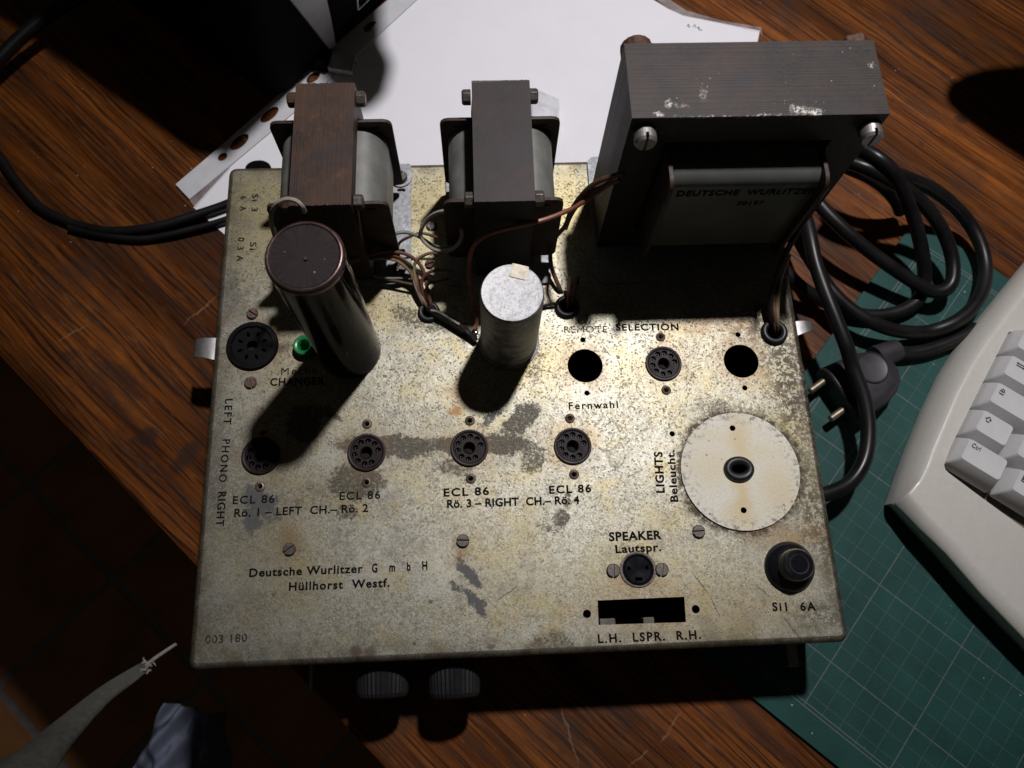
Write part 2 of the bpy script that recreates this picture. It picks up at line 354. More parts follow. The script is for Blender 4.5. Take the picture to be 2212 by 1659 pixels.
def mat_wood(name, rot):
    g = NG(name)
    v = g.mapv(g.oc, rot=rot)                                     # x runs along the grain
    wv_ = g.n('ShaderNodeCombineXYZ', {'Y': g.math('MULTIPLY', g.math('SUBTRACT', g.noise(1.0, 3, 0.5, g.vm('MULTIPLY', v, (5, 14, 5))), 0.5), 0.016)}).outputs[0]
    v = g.vm('ADD', v, wv_)
    lng = g.vm('MULTIPLY', v, (4, 75, 4)); pore = g.vm('MULTIPLY', v, (11, 560, 11)); mid = g.vm('MULTIPLY', v, (6, 170, 6))
    n1 = g.noise(1.0, 5, 0.6, lng, 0.6); n2 = g.noise(1.0, 4, 0.65, mid, 0.3); n3 = g.noise(1.0, 3, 0.6, pore)
    col = g.ramp(n1, [(0.28, (0.055, 0.017, 0.005)), (0.48, (0.165, 0.056, 0.011)), (0.62, (0.25, 0.090, 0.017)), (0.8, (0.105, 0.033, 0.008))])
    col = g.mix(g.math('MULTIPLY', g.mr(n2, 0.50, 0.66), 0.72), col, (0.055, 0.023, 0.010))
    col = g.mix(g.math('MULTIPLY', g.mr(n3, 0.50, 0.60), 0.85), col, (0.026, 0.012, 0.007))
    col = g.mix(g.math('MULTIPLY', g.mr(g.noise(1.0, 3, 0.6, g.vm('MULTIPLY', v, (60, 700, 60))), 0.56, 0.68), 0.35), col, (0.34, 0.17, 0.07))
    fig = g.mr(g.noise(1.0, 4, 0.6, g.vm('ADD', g.vm('MULTIPLY', v, (3.5, 24, 3.5)), (3, 0, 0))), 0.36, 0.64, 0.34, 1.0)
    col = g.mix(1.0, col, g.n('ShaderNodeCombineColor', {0: g.math('MULTIPLY', fig, 1.16), 1: g.math('MULTIPLY', fig, 0.98), 2: g.math('MULTIPLY', fig, 0.82)}).outputs[0], 'MULTIPLY')
    dirt = g.mr(g.noise(16, 5, 0.7), 0.50, 0.66)
    col = g.mix(g.math('MULTIPLY', dirt, 0.55), col, (0.045, 0.026, 0.018))
    # knots, ink spots and a worn streak beside the edge
    kn = []
    for x, y, rx, ry, a, k in ((318, 943, 21, 21, 0, .95), (297, 947, 20, 10, -20, .7), (402, 985, 46, 18, -55, .8), (265, 815, 14, 80, -45, .6), (150, 770, 22, 16, 0, .6), (205, 820, 60, 14, 40, .55), (2075, 257, 16, 13, 10, .85), (1990, 312, 7, 7, 0, .6), (240, 860, 50, 9, 45, .7),
                              (300, 1000, 70, 8, 46, .6), (1245, 1640, 90, 10, 45, .5), (1020, 1600, 70, 12, 45, .6)):
        p = at(x, y); kn.append((p.x, p.y, rx / 3900, ry / 3900, radians(-a), k))
    w = g.vm('ADD', g.vm('MULTIPLY', g.oc, (1, 1, 0)), g.vm('SCALE', g.vm('SUBTRACT', g.noise(150, 3, 0.6, col=True), (.5, .5, .5)), 0.006))
    col = g.mix(g.math('MULTIPLY', g.blobs(w, kn, 0.3), 0.85), col, (0.030, 0.017, 0.013))
    # pale scratches
    sc = None
    for x0, y0, x1, y1 in ((1205, 1500, 1250, 1659), (1360, 1655, 1400, 1620), (1425, 1600, 1450, 1575), (1440, 1575, 1470, 1540), (395, 700, 470, 640), (120, 740, 190, 700), (365, 1270, 390, 1290)):
        a, b = at(x0, y0), at(x1, y1); d = b - a
        m = g.mr(g.vm('LENGTH', g.mapv(w, ((a.x + b.x) / 2, (a.y + b.y) / 2, 0), math.atan2(d.y, d.x), (d.length / 2, 0.0006, 1), 'TEXTURE')), 1.2, 0.6)
        sc = m if sc is None else g.math('MAXIMUM', sc, m)
    col = g.mix(g.math('MULTIPLY', sc, 0.28), col, (0.40, 0.26, 0.14))
    dust = g.math('MULTIPLY', g.mr(g.vor(130), 0.075, 0.04), g.mr(g.noise(60), 0.55, 0.6))
    col = g.mix(g.math('MULTIPLY', dust, 0.6), col, (0.5, 0.45, 0.38))
    g.set(Base_Color=col, Roughness=g.mr(n2, 0.3, 0.7, 0.30, 0.50))
    g.b.inputs['Specular IOR Level'].default_value = 0.22
    g.bump(g.math('ADD', g.math('MULTIPLY', n3, 0.6), n2), 0.35, 0.0006)
    return g.m

def mat_cut_mat(ang, u0, v0, v1):
    g = NG('green_cutting_mat')
    v = g.mapv(g.oc, rot=-ang)                                    # mat's own axes, origin on a crossing of two heavy lines
    w = g.vm('ADD', v, (0, 0, 0))
    sx = g.n('ShaderNodeSeparateXYZ', {'Vector': w})
    def lines(step, half, c):
        f = g.math('ABSOLUTE', g.math('SUBTRACT', g.math('FRACT', g.math('ADD', g.math('DIVIDE', c, step), 0.5)), 0.5))
        return g.mr(f, half / step + 0.00010 / step, half / step - 0.00006 / step)
    fine = g.math('MAXIMUM', lines(0.01, 0.00012, sx.outputs[0]), lines(0.01, 0.00012, sx.outputs[1]))
    bold = g.math('MAXIMUM', lines(0.05, 0.00026, sx.outputs[0]), lines(0.05, 0.00026, sx.outputs[1]))
    pat = g.mix(g.mr(g.noise(40, 4, 0.6), 0.35, 0.65), (0.006, 0.045, 0.038), (0.010, 0.066, 0.056))
    pat = g.mix(g.math('MULTIPLY', g.mr(g.noise(900, 2), 0.4, 0.7), 0.4), pat, (0.022, 0.075, 0.07))
    ink = g.math('MULTIPLY', g.math('MAXIMUM', g.math('MULTIPLY', fine, 0.5), g.math('MULTIPLY', bold, 0.85)), g.mr(g.noise(500, 3), 0.25, 0.6, 0.35, 1))
    # the grid stops at a printed double frame near the rim
    du = g.math('SUBTRACT', sx.outputs[0], u0); dv = g.math('SUBTRACT', sx.outputs[1], v0); dw = g.math('SUBTRACT', v1, sx.outputs[1])
    dmin = g.math('MINIMUM', du, g.math('MINIMUM', dv, dw))
    ink = g.math('MULTIPLY', ink, g.mr(dmin, 0.0133, 0.0135))
    for q in (0.0135, 0.0155):
        ink = g.math('MAXIMUM', ink, g.math('MULTIPLY', g.mr(g.math('ABSOLUTE', g.math('SUBTRACT', dmin, q)), 0.00036, 0.00018), 0.8))
    col = g.mix(ink, pat, (0.14, 0.15, 0.15))
    dust = g.math('MULTIPLY', g.mr(g.vor(110), 0.07, 0.035), g.mr(g.noise(45), 0.5, 0.56))
    col = g.mix(g.math('MULTIPLY', dust, 0.7), col, (0.5, 0.5, 0.5))
    g.set(Base_Color=col, Roughness=0.62)
    g.b.inputs['Specular IOR Level'].default_value = 0.3
    g.bump(g.noise(1800, 2), 0.25, 0.0002)
    return g.m

def mat_core(name, lo, hi, rust, flecks=None, axis=0, rust_amt=0.6):
    """stacked sheet iron: fine streaks along the sheets, rust, flecks of old paint"""
    g = NG(name)
    st = g.noise(1.0, 3, 0.7, g.vm('MULTIPLY', g.oc, (420, 2100, 2100) if axis == 1 else (2100, 420, 2100)))
    col = g.mix(g.mr(st, 0.40, 0.64), lo, hi)
    r = g.math('MULTIPLY', g.mr(g.noise(55, 5, 0.65), 0.36, 0.66), rust_amt)
    col = g.mix(r, col, rust)
    col = g.mix(g.math('MULTIPLY', g.mr(g.noise(150, 5, 0.75), 0.56, 0.7), rust_amt), col, tuple(c * 1.5 for c in rust))
    col = g.mix(g.math('MULTIPLY', g.mr(g.noise(70, 4, 0.7, g.vm('ADD', g.oc, (2, 5, 1))), 0.50, 0.66), 0.6), col, (0.028, 0.024, 0.027))
    if flecks:
        w = g.vm('ADD', g.vm('MULTIPLY', g.oc, (1, 1, 0)), g.vm('SCALE', g.vm('SUBTRACT', g.noise(420, 4, 0.7, col=True), (.5, .5, .5)), 0.007))
        zz_ = g.mr(g.n('ShaderNodeSeparateXYZ', {'Vector': g.oc}).outputs[2], 0.1085, 0.1094)
        m = g.math('MULTIPLY', g.math('MULTIPLY', g.blobs(w, flecks, 0.5), zz_), g.mr(g.noise(700, 3, 0.7), 0.42, 0.58))
        col = g.mix(m, col, (0.72, 0.69, 0.62))
        sp = g.math('MULTIPLY', g.mr(g.vor(420), 0.13, 0.07), g.mr(g.noise(60, 3), 0.56, 0.62))
        col = g.mix(g.math('MULTIPLY', sp, 0.8), col, (0.6, 0.57, 0.5))
    g.set(Base_Color=col, Metallic=g.fmix(r, 0.30, 0.05), Roughness=g.mr(st, 0.3, 0.7, 0.50, 0.66))
    return g.m

def mat_can_top():
    g = NG('dull_aluminium_can')
    a = g.noise(170, 5, 0.7); b = g.noise(900, 3, 0.7)
    col = g.mix(g.mr(a, 0.35, 0.65), (0.19, 0.19, 0.195), (0.58, 0.58, 0.585))
    col = g.mix(g.math('MULTIPLY', g.mr(b, 0.5, 0.62), 0.45), col, (0.15, 0.145, 0.14))
    g.set(Base_Color=col, Metallic=0.8, Roughness=g.mr(a, 0.3, 0.7, 0.45, 0.66))
    g.bump(g.math('ADD', a, g.math('MULTIPLY', b, 0.5)), 0.35, 0.0005)
    return g.m

def mat_lacquer_top():
    g = NG('brown_lacquered_lid')
    s = g.n('ShaderNodeSeparateXYZ', {'Vector': g.oc})
    ang = g.math('ARCTAN2', s.outputs[1], s.outputs[0])
    rad = g.noise(1.0, 4, 0.6, g.n('ShaderNodeCombineXYZ', {'X': g.math('MULTIPLY', ang, 14), 'Y': g.math('MULTIPLY', g.vm('LENGTH', g.oc), 120)}).outputs[0])
    col = g.mix(g.mr(rad, 0.38, 0.66), (0.008, 0.004, 0.004), (0.027, 0.0135, 0.014))
    col = g.mix(g.math('MULTIPLY', g.mr(g.vor(300), 0.10, 0.05), g.mr(g.noise(90), 0.5, 0.58)), col, (0.55, 0.5, 0.5))
    g.set(Base_Color=col, Metallic=0.0, Roughness=0.45); g.b.inputs['Specular IOR Level'].default_value = 0.3
    return g.m

def mat_print(name, col, wear=0.42):
    g = NG(name)
    n = g.mr(g.math('ADD', g.math('MULTIPLY', g.noise(420, 4, 0.8), 0.6), g.math('MULTIPLY', g.noise(70, 3), 0.4)), wear - 0.02, wear + 0.02)
    tr = g.n('ShaderNodeBsdfTransparent')
    mx = g.n('ShaderNodeMixShader', {0: n})
    g.t.links.new(tr.outputs[0], mx.inputs[1]); g.t.links.new(g.b.outputs[0], mx.inputs[2]); g.t.links.new(mx.outputs[0], g.out.inputs['Surface'])
    g.set(Base_Color=col, Roughness=0.9); g.b.inputs['Specular IOR Level'].default_value = 0.08
    return g.m

def mat_film(name, tint, opac, rough=0.2):
    g = NG(name)
    tr = g.n('ShaderNodeBsdfTransparent'); mx = g.n('ShaderNodeMixShader', {0: g.mr(g.noise(120, 3), 0.3, 0.7, opac - 0.08, opac + 0.06)})
    g.t.links.new(tr.outputs[0], mx.inputs[1]); g.t.links.new(g.b.outputs[0], mx.inputs[2]); g.t.links.new(mx.outputs[0], g.out.inputs['Surface'])
    g.set(Base_Color=tint, Roughness=rough)
    return g.m

M = {}
M['plate'] = mat_plate()
M['wood'] = mat_wood('varnished_oak', radians(45.3))
M['rust_core'] = mat_core('rusty_brown_laminations', (0.022, 0.013, 0.011), (0.058, 0.031, 0.022), (0.078, 0.032, 0.011), None, 0, 0.75)
M['grey_core'] = mat_core('dark_grey_laminations', (0.008, 0.0065, 0.0065), (0.046, 0.038, 0.038), (0.045, 0.022, 0.016), None, 0, 0.4)
_f = []
for x, y, rx, ry, a, k in ((1738, 240, 30, 8, 0, .9), (1722, 235, 16, 10, 0, 1), (1760, 243, 16, 8, 0, 1), (1420, 246, 11, 6, 0, .8), (1445, 225, 8, 10, 0, .8), (1518, 205, 7, 18, 0, .4), (1470, 228, 18, 5, 0, .3), (1600, 252, 140, 3, 0, .55), (1420, 88, 5, 4, 0, 1), (1486, 86, 7, 5, 0, 1), (1880, 140, 8, 6, 0, .6)):
    p = at(x, y, HZ + 0.1100); _f.append((p.x, p.y, rx / 6300, ry / 6300, radians(-a), k))
M['big_core'] = mat_core('worn_grey_laminations', (0.009, 0.0075, 0.007), (0.046, 0.040, 0.036), (0.055, 0.027, 0.015), _f, 1, 0.5)
M['zinc'] = simple('dull_zinc_sheet', (0.30, 0.31, 0.32), 0.55, 0.7, 0.35, 420, 0.2)
M['steel'] = simple('tarnished_steel', (0.145, 0.125, 0.11), 0.5, 0.6, 0.5, 700, 0.15)
M['fuse_grey'] = simple('grey_fuse_cap', (0.055, 0.05, 0.054), 0.4, 0, 0.3, 300)
M['dark_brass'] = simple('dark_brass', (0.07, 0.05, 0.035), 0.4, 0.6, 0.4, 700)
M['rivet'] = simple('dull_rivet_brass', (0.36, 0.29, 0.23), 0.45, 0.7, 0.4, 700)
M['dark_steel'] = simple('dark_steel', (0.05, 0.045, 0.04), 0.5, 0.7, 0.4, 700)
M['bright_steel'] = simple('nickelled_steel', (0.34, 0.33, 0.32), 0.46, 0.8, 0.2, 300)
M['rust_steel'] = simple('rusted_steel', (0.10, 0.048, 0.028), 0.65, 0.35, 0.55, 600, 0.3)
M['pink_brass'] = simple('coppered_screw', (0.17, 0.11, 0.095), 0.5, 0.6, 0.4, 600, 0.1)
M['board'] = simple('brown_pressboard', (0.045, 0.022, 0.014), 0.6, 0, 0.35, 300, 0.1)
M['coil'] = simple('grey_green_coil_wrap', (0.17, 0.17, 0.155), 0.5, 0.1, 0.3, 90, 0.05)
M['coil_dark'] = simple('pale_green_coil_wrap', (0.09, 0.094, 0.086), 0.4, 0.0, 0.2, 80, 0.05)
M['can'] = mat_can_top()
M['lid'] = mat_lacquer_top()
M['can_side'] = simple('black_varnished_tube', (0.005, 0.004, 0.003), 0.14, 0.0, 0.4, 120, 0.0, spec=0.32)
M['rim'] = simple('bare_brown_rim', (0.19, 0.125, 0.115), 0.30, 0.8, 0.3, 300)
M['phenolic'] = simple('dark_phenolic', (0.018, 0.008, 0.008), 0.45, 0, 0.3, 400, spec=0.25)
M['phenolic_grey'] = simple('grey_brown_phenolic', (0.020, 0.012, 0.013), 0.5, 0, 0.3, 400, spec=0.18)
M['bakelite'] = simple('black_bakelite', (0.009, 0.009, 0.012), 0.16, 0, 0.3, 300, coat=0.4)
M['socket_black'] = simple('matt_black_bakelite', (0.005, 0.005, 0.0055), 0.6, 0, 0.4, 300, spec=0.12)
M['rubber'] = simple('black_rubber', (0.012, 0.012, 0.013), 0.45, 0, 0.4, 300, 0.1)
M['cord'] = simple('black_rubber_cord', (0.0125, 0.0115, 0.011), 0.36, 0, 0.35, 75, 0.06, col2=(0.0055, 0.005, 0.0055), spec=0.32)
M['plug'] = simple('black_plug_plastic', (0.030, 0.028, 0.032), 0.5, 0, 0.25, 200, 0.08)
M['hole'] = simple('dark_contact', (0.004, 0.004, 0.004), 0.8, 0, 0.2, 300)
M['green'] = simple('green_plastic', (0.010, 0.20, 0.055), 0.30, 0, 0.2, 200)
M['w_red'] = simple('red_wire_sleeve', (0.27, 0.10, 0.052), 0.42, 0, 0.35, 150)
M['w_darkred'] = simple('dull_red_wire_sleeve', (0.17, 0.075, 0.048), 0.5, 0, 0.4, 150)
M['w_grey'] = simple('grey_wire_sleeve', (0.405, 0.358, 0.297), 0.42, 0, 0.35, 150)
M['w_green'] = simple('grey_green_wire_sleeve', (0.176, 0.196, 0.162), 0.45, 0, 0.35, 150)
M['w_brown'] = simple('brown_wire_sleeve', (0.115, 0.061, 0.035), 0.5, 0, 0.4, 150)
M['w_tan'] = simple('tan_wire_sleeve', (0.270, 0.189, 0.095), 0.5, 0, 0.4, 150)
M['w_black'] = simple('black_wire_sleeve', (0.014, 0.012, 0.010), 0.4, 0, 0.4, 150)
M['solder'] = simple('solder', (0.75, 0.74, 0.72), 0.25, 1.0, 0.1, 300)
M['ink'] = mat_print('worn_black_print', (0.010, 0.0095, 0.009), 0.37)
M['ink_solid'] = mat_print('black_print', (0.008, 0.0075, 0.007), 0.20)
M['ink_faint'] = mat_print('faded_print', (0.05, 0.048, 0.045), 0.45)
M['paper'] = simple('white_paper', (0.80, 0.795, 0.83), 0.7, 0, 0.02, 60)
M['film'] = mat_film('clear_sleeve_film', (0.75, 0.75, 0.78), 0.16, 0.15)
M['strip'] = mat_film('milky_sleeve_strip', (0.70, 0.71, 0.73), 0.80, 0.3)
M['clear'] = mat_film('clear_plastic', (0.85, 0.87, 0.9), 0.22, 0.08)
M['beige'] = simple('beige_keyboard_plastic', (0.56, 0.54, 0.49), 0.38, 0, 0.04, 500, 0.12)
M['key'] = simple('pale_grey_key_plastic', (0.60, 0.595, 0.595), 0.45, 0, 0.04, 500, 0.12)
M['well'] = simple('dusty_key_well', (0.16, 0.145, 0.12), 0.8, 0, 0.4, 300)
M['legend'] = simple('dark_grey_key_legend', (0.06, 0.06, 0.075), 0.6, 0, 0.2, 600)
M['black'] = simple('matt_black_plastic', (0.0045, 0.0045, 0.005), 0.8, 0, 0.3, 200, 0.05, spec=0.02)
M['silver'] = simple('grey_plastic_strip', (0.22, 0.215, 0.215), 0.4, 0.3, 0.15, 120)
M['whiteprint'] = simple('white_print', (0.7, 0.7, 0.72), 0.5, 0, 0.05, 300)
M['usb'] = simple('usb_steel', (0.50, 0.48, 0.46), 0.45, 0.3, 0.2, 300)
M['tile'] = simple('terracotta_tile', (0.34, 0.15, 0.050), 0.55, 0, 0.35, 9, 0.1)
M['grout'] = simple('grey_grout', (0.24, 0.225, 0.21), 0.9, 0, 0.2, 60)
M['cloth'] = simple('pale_blue_cloth', (0.15, 0.17, 0.235), 0.9, 0, 0.15, 220, 0.2)
M['strap'] = simple('grey_cloth_strap', (0.10, 0.10, 0.085), 0.9, 0, 0.25, 260, 0.3)
M['frayed'] = simple('frayed_white_threads', (0.40, 0.36, 0.33), 0.9, 0, 0.3, 700, 0.5)
M['cover'] = None
def mat_cover():
    g = NG('cream_painted_disc')
    flat = g.vm('MULTIPLY', g.oc, (1, 1, 0))
    fine = g.noise(1000, 3, 0.7, flat)
    col = g.mix(g.mr(fine, 0.3, 0.7), (0.60, 0.58, 0.49), (0.78, 0.76, 0.66))
    w = g.vm('ADD', flat, g.vm('SCALE', g.vm('SUBTRACT', g.noise(90, 4, 0.6, flat, col=True), (.5, .5, .5)), 0.012))
    yl = g.blobs(w, spots([(1598, 960, 26, 70, 0, .7), (1605, 1080, 20, 60, 0, .8), (1540, 1010, 60, 40, 0, .4), (1680, 1060, 40, 60, 0, .5), (1560, 950, 80, 20, 0, .35), (1600, 1110, 30, 26, 0, .7), (1640, 980, 60, 24, 0, .35)]), 0.7)
    col = g.mix(g.math('MULTIPLY', yl, 0.8), col, (0.60, 0.45, 0.17))
    c = pl(1598, 1017)
    rad = g.vm('DISTANCE', w, (c.x, c.y, 0))
    edge = g.math('MULTIPLY', g.mr(rad, 0.0215, 0.0290), g.mr(g.noise(330, 4, 0.7, flat), 0.50, 0.62))
    col = g.mix(g.math('MULTIPLY', edge, 0.8), col, (0.16, 0.14, 0.11))
    spk = g.math('MULTIPLY', g.mr(g.vor(240, flat), 0.17, 0.10), g.mr(g.noise(70, 3, 0.5, flat), 0.52, 0.6))
    col = g.mix(g.math('MULTIPLY', spk, 0.8), col, (0.12, 0.11, 0.09))
    g.set(Base_Color=col, Metallic=0.15, Roughness=0.62)
    g.bump(fine, 0.2, 0.0002)
    return g.m
M['cover'] = mat_cover()

# ------------------------------------------------------------------ floor, table
def build_setting():
    e0, e1 = at(0, 774, 0), at(826, 1659, 0)                      # the table's long edge
    d = (e1 - e0).normalized(); nrm = V((-d.y, d.x, 0))          # nrm points over the table
    a, b = e0 - d * 0.9, e1 + d * 0.9
    poly = [(a.x, a.y), (b.x, b.y), (b.x + nrm.x * 1.1, b.y + nrm.y * 1.1), (a.x + nrm.x * 1.1, a.y + nrm.y * 1.1)]
    m = MB().prism(poly, -0.032, 0.0)
    struct(m.build('table_top', M['wood'], None, (0, 0, 0), bevel=0.003))
    fz = -0.74
    m = MB().box((-2.4, -2.2, fz - 0.03), (1.6, 2.2, fz - 0.0015))
    fl = struct(m.build('floor', M['grout'], None, (0, 0, fz)))
    g0 = at(62, 1046, fz); ang = math.atan2(d.y, d.x); size = 0.200; k = 0
    me = None; base = None
    for i in range(-5, 6):
        for j in range(-4, 5):
            c = V((g0.x, g0.y, 0)) + V((cos(ang), sin(ang), 0)) * (i + 0.5) * size + V((-sin(ang), cos(ang), 0)) * (j + 0.5) * size
            if not (-1.15 < c.x < 0.25 and -0.75 < c.y < 0.75): continue
            if base is None:
                h = size / 2 - 0.005
                mm = MB().box((-h, -h, fz - 0.0025), (h, h, fz))
                base = mm.build('tile', M['tile'], fl, (0, 0, fz), bevel=0.0025)
                t = base
            else:
                t = base.copy(); COL.objects.link(t)
            t.location = V((c.x, c.y, random.uniform(-0.0008, 0.0008)))
            t.rotation_euler = (0, 0, ang)
build_setting()

# ------------------------------------------------------------------ the amplifier
AMP = empty('amplifier', (0.15, 0.13, 0.0))
tag(AMP, 'old tube amplifier chassis with stained zinc top plate, transformers and empty tube sockets', 'amplifier')
PLN, PDP = 0.300, 0.2586
A0 = (0, 0, HZ)

def holes_from_px():
    H = []
    def c(x, y, rpx, n=24, k=1.0): p = pl(x, y); H.append(circle((p.x, p.y), rpx * PX * k, n))
    for x, y in TUBES: c(x, y, 37)
    for x, y in RIVETS: c(x, y, 5.5, 14)
    for x, y in ((1264, 790), (1601, 780)): c(x, y, 40, 36)
    for x, y in ((1259, 734), (1268, 849), (1594, 723), (1609, 838), (1452, 937)): c(x, y, 6.2, 16)
    for x, y in ((1268, 1326), (1503, 1316)): c(x, y, 8.4, 18)
    c(1598, 1017, 100, 40); c(546, 748, 54, 40); c(656, 747, 17, 24); c(1378, 1230, 32, 28); c(1706, 1222, 40, 28)
    for x, y, r in GROMMETS: c(x, y, r * 0.72, 24)
    for x, y in ((472, 560),): pass
    q = [pl(*p) for p in ((1293, 1350), (1482, 1344), (1478, 1289), (1291, 1297))]
    H.append([(p.x, p.y) for p in q])
    return H
TUBES = ((564, 985), (792, 978), (1014, 968), (1237, 964), (1433, 786))
RIVETS = ((569, 936), (562, 1051), (793, 916), (792, 1042), (1015, 909), (1017, 1034), (1231, 904), (1240, 1025), (1427, 728), (1439, 843))
GROMMETS = ((926, 672, 24), (1225, 661, 27), (1674, 716, 29))

def build_case():
    r = 0.0030
    top = rrect(r, PLN - r, r, PDP - r, 0.0012, 3)
    sheet('top_plate', top, holes_from_px(), HZ, 0.0010, M['plate'], AMP, A0)
    rings = []
    for k in range(6):
        t = radians(90 * k / 5)
        ins = r * (1 - sin(t)); z = HZ - r * (1 - cos(t))
        rings.append([V((x, y, z)) for x, y in rrect(ins, PLN - ins, ins, PDP - ins, 0.0012 + r * sin(t), 3)])
    rings.append([V((x, y, 0.0032)) for x, y in rrect(0, PLN, 0, PDP, 0.0012 + r, 3)])
    MB().loft(rings, False, False).build('side_wall', M['plate'], AMP, A0, smooth=50)
    MB().box((0.003, 0.003, 0.0034), (PLN - 0.003, PDP - 0.003, 0.0046)).build('bottom_cover', M['socket_black'], AMP)
    # latch tongues on the two side walls
    def tongue(sgn, x, y0, y1, x1, yy0, yy1, z):
        prof = [(0, 0), (0.35, 0.0018), (0.62, 0.0022), (0.85, 0.0010), (1.0, -0.0016)]
        p = []
        for t, dz in prof:
            xx = x + (x1 - x) * t; ya, yb = y0 + (yy0 - y0) * t, y1 + (yy1 - y1) * t
            p.append([(xx, ya, z + dz), (xx, yb, z + dz), (xx, yb, z + dz - 0.0009), (xx, ya, z + dz - 0.0009)])
        MB().loft([[V(q) for q in ring] for ring in p]).build('latch_tongue', M['bright_steel'], AMP, smooth=60)
    z = 0.038
    a, b, c, d = at(462, 784, z), at(458, 733, z), at(414, 770, z), at(420, 733, z)
    tongue(-1, 0.0005, a.y, b.y, c.x, c.y, d.y, z)
    a, b, c, d = at(1728, 735, z), at(1722, 697, z), at(1761, 712, z), at(1757, 695, z)
    tongue(1, PLN - 0.0005, a.y, b.y, c.x, c.y, d.y, z)
    # two ribbed knobs on the front wall
    def knob(px):
        c = at(px, 1478, 0.030)
        x = c.x; zc = 0.0325; R = 0.0126; n = 72; ye = at(px, 1510, 0.041).y
        rings = []
        for y, rr in ((-0.0030, 0.94), (-0.0032, 1.0), (ye + .0024, 0.955), (ye + .0008, 0.90), (ye, 0.76)):
            ring = []
            for i in range(n):
                q = R * rr * (1.0 if i % 2 else 0.955)
                ring.append(V((x + q * cos(2 * pi * i / n), y, zc + q * sin(2 * pi * i / n))))
            rings.append(ring)
        MB().loft(rings).build('control_knob', M['black_knob'], AMP)
        MB().lathe([(0.003, 0), (0.003, 0.006)], (x, 0.001, zc), 12, Matrix.Rotation(pi / 2, 3, 'X')).build('knob_shaft', M['steel'], AMP)
    M['black_knob'] = simple('ribbed_black_plastic', (0.018, 0.017, 0.019), 0.38, 0, 0.2, 200)
    knob(828); knob(982)
    # small bright ends of plugs on the front wall
    p = at(672, 1481, 0.020)
    MB().tube([(p.x, 0.001, 0.020), (p.x, p.y - 0.002, 0.020)], 0.0011, 10, 2, False).build('contact_pin', M['bright_steel'], AMP, smooth=True)
    p = at(1716, 1435, 0.030)
    MB().box((p.x - 0.0025, p.y - 0.0012, 0.026), (p.x + 0.0025, 0.0008, 0.0295)).build('lock_tab', M['bright_steel'], AMP, bevel=0.0004)
    # what shows inside the speaker cut-out
    for x0, x1, yy in ((1296, 1330, 1347), (1390, 1414, 1344)):
        a, b = pl(x0, yy, -0.010), pl(x1, yy, -0.010)
        MB().box((a.x, a.y - 0.006, HZ - 0.018), (b.x, a.y + 0.0022, HZ - 0.010)).build('terminal_block', M['well'], AMP, bevel=0.0006)

def screw(x, y, rpx, ang, mat, z=0.0, h=0.0016, name='screw'):
    p = pl(x, y, z + h * .6); r = rpx * PX; w = r * 0.17; a = radians(ang)
    m = MB()
    Mx = Matrix.Translation((p.x, p.y, HZ + z)) @ Matrix.Rotation(a, 4, 'Z')
    for s in (-1, 1):
        k0 = math.asin(w / r)
        arc = [(r * cos(t), s * r * sin(t)) for t in (k0 + (pi - 2 * k0) * i / 14 for i in range(15))]
        lo_ = arc; hi = [(q[0] * 0.86, q[1] * 0.86 if abs(q[1]) > w * 1.3 else q[1]) for q in arc]
        n = len(arc)
        vs = [V((q[0], q[1], 0)) for q in lo_] + [V((q[0], q[1], h * 0.72)) for q in lo_] + [V((q[0], q[1], h)) for q in hi]
        vs = [Mx @ q for q in vs]
        f = [tuple(range(n)), tuple(range(2 * n, 3 * n))]
        for k in (0, 1):
            f += [(k * n + i, k * n + (i + 1) % n, (k + 1) * n + (i + 1) % n, (k + 1) * n + i) for i in range(n)]
        m.add(vs, f)
    m.prism([(q[0] * .98, q[1] * .98) for q in circle((0, 0), r, 24)], 0.0, h * 0.35, Mx)
    return m.build(name, mat, AMP, (p.x, p.y, HZ + z))

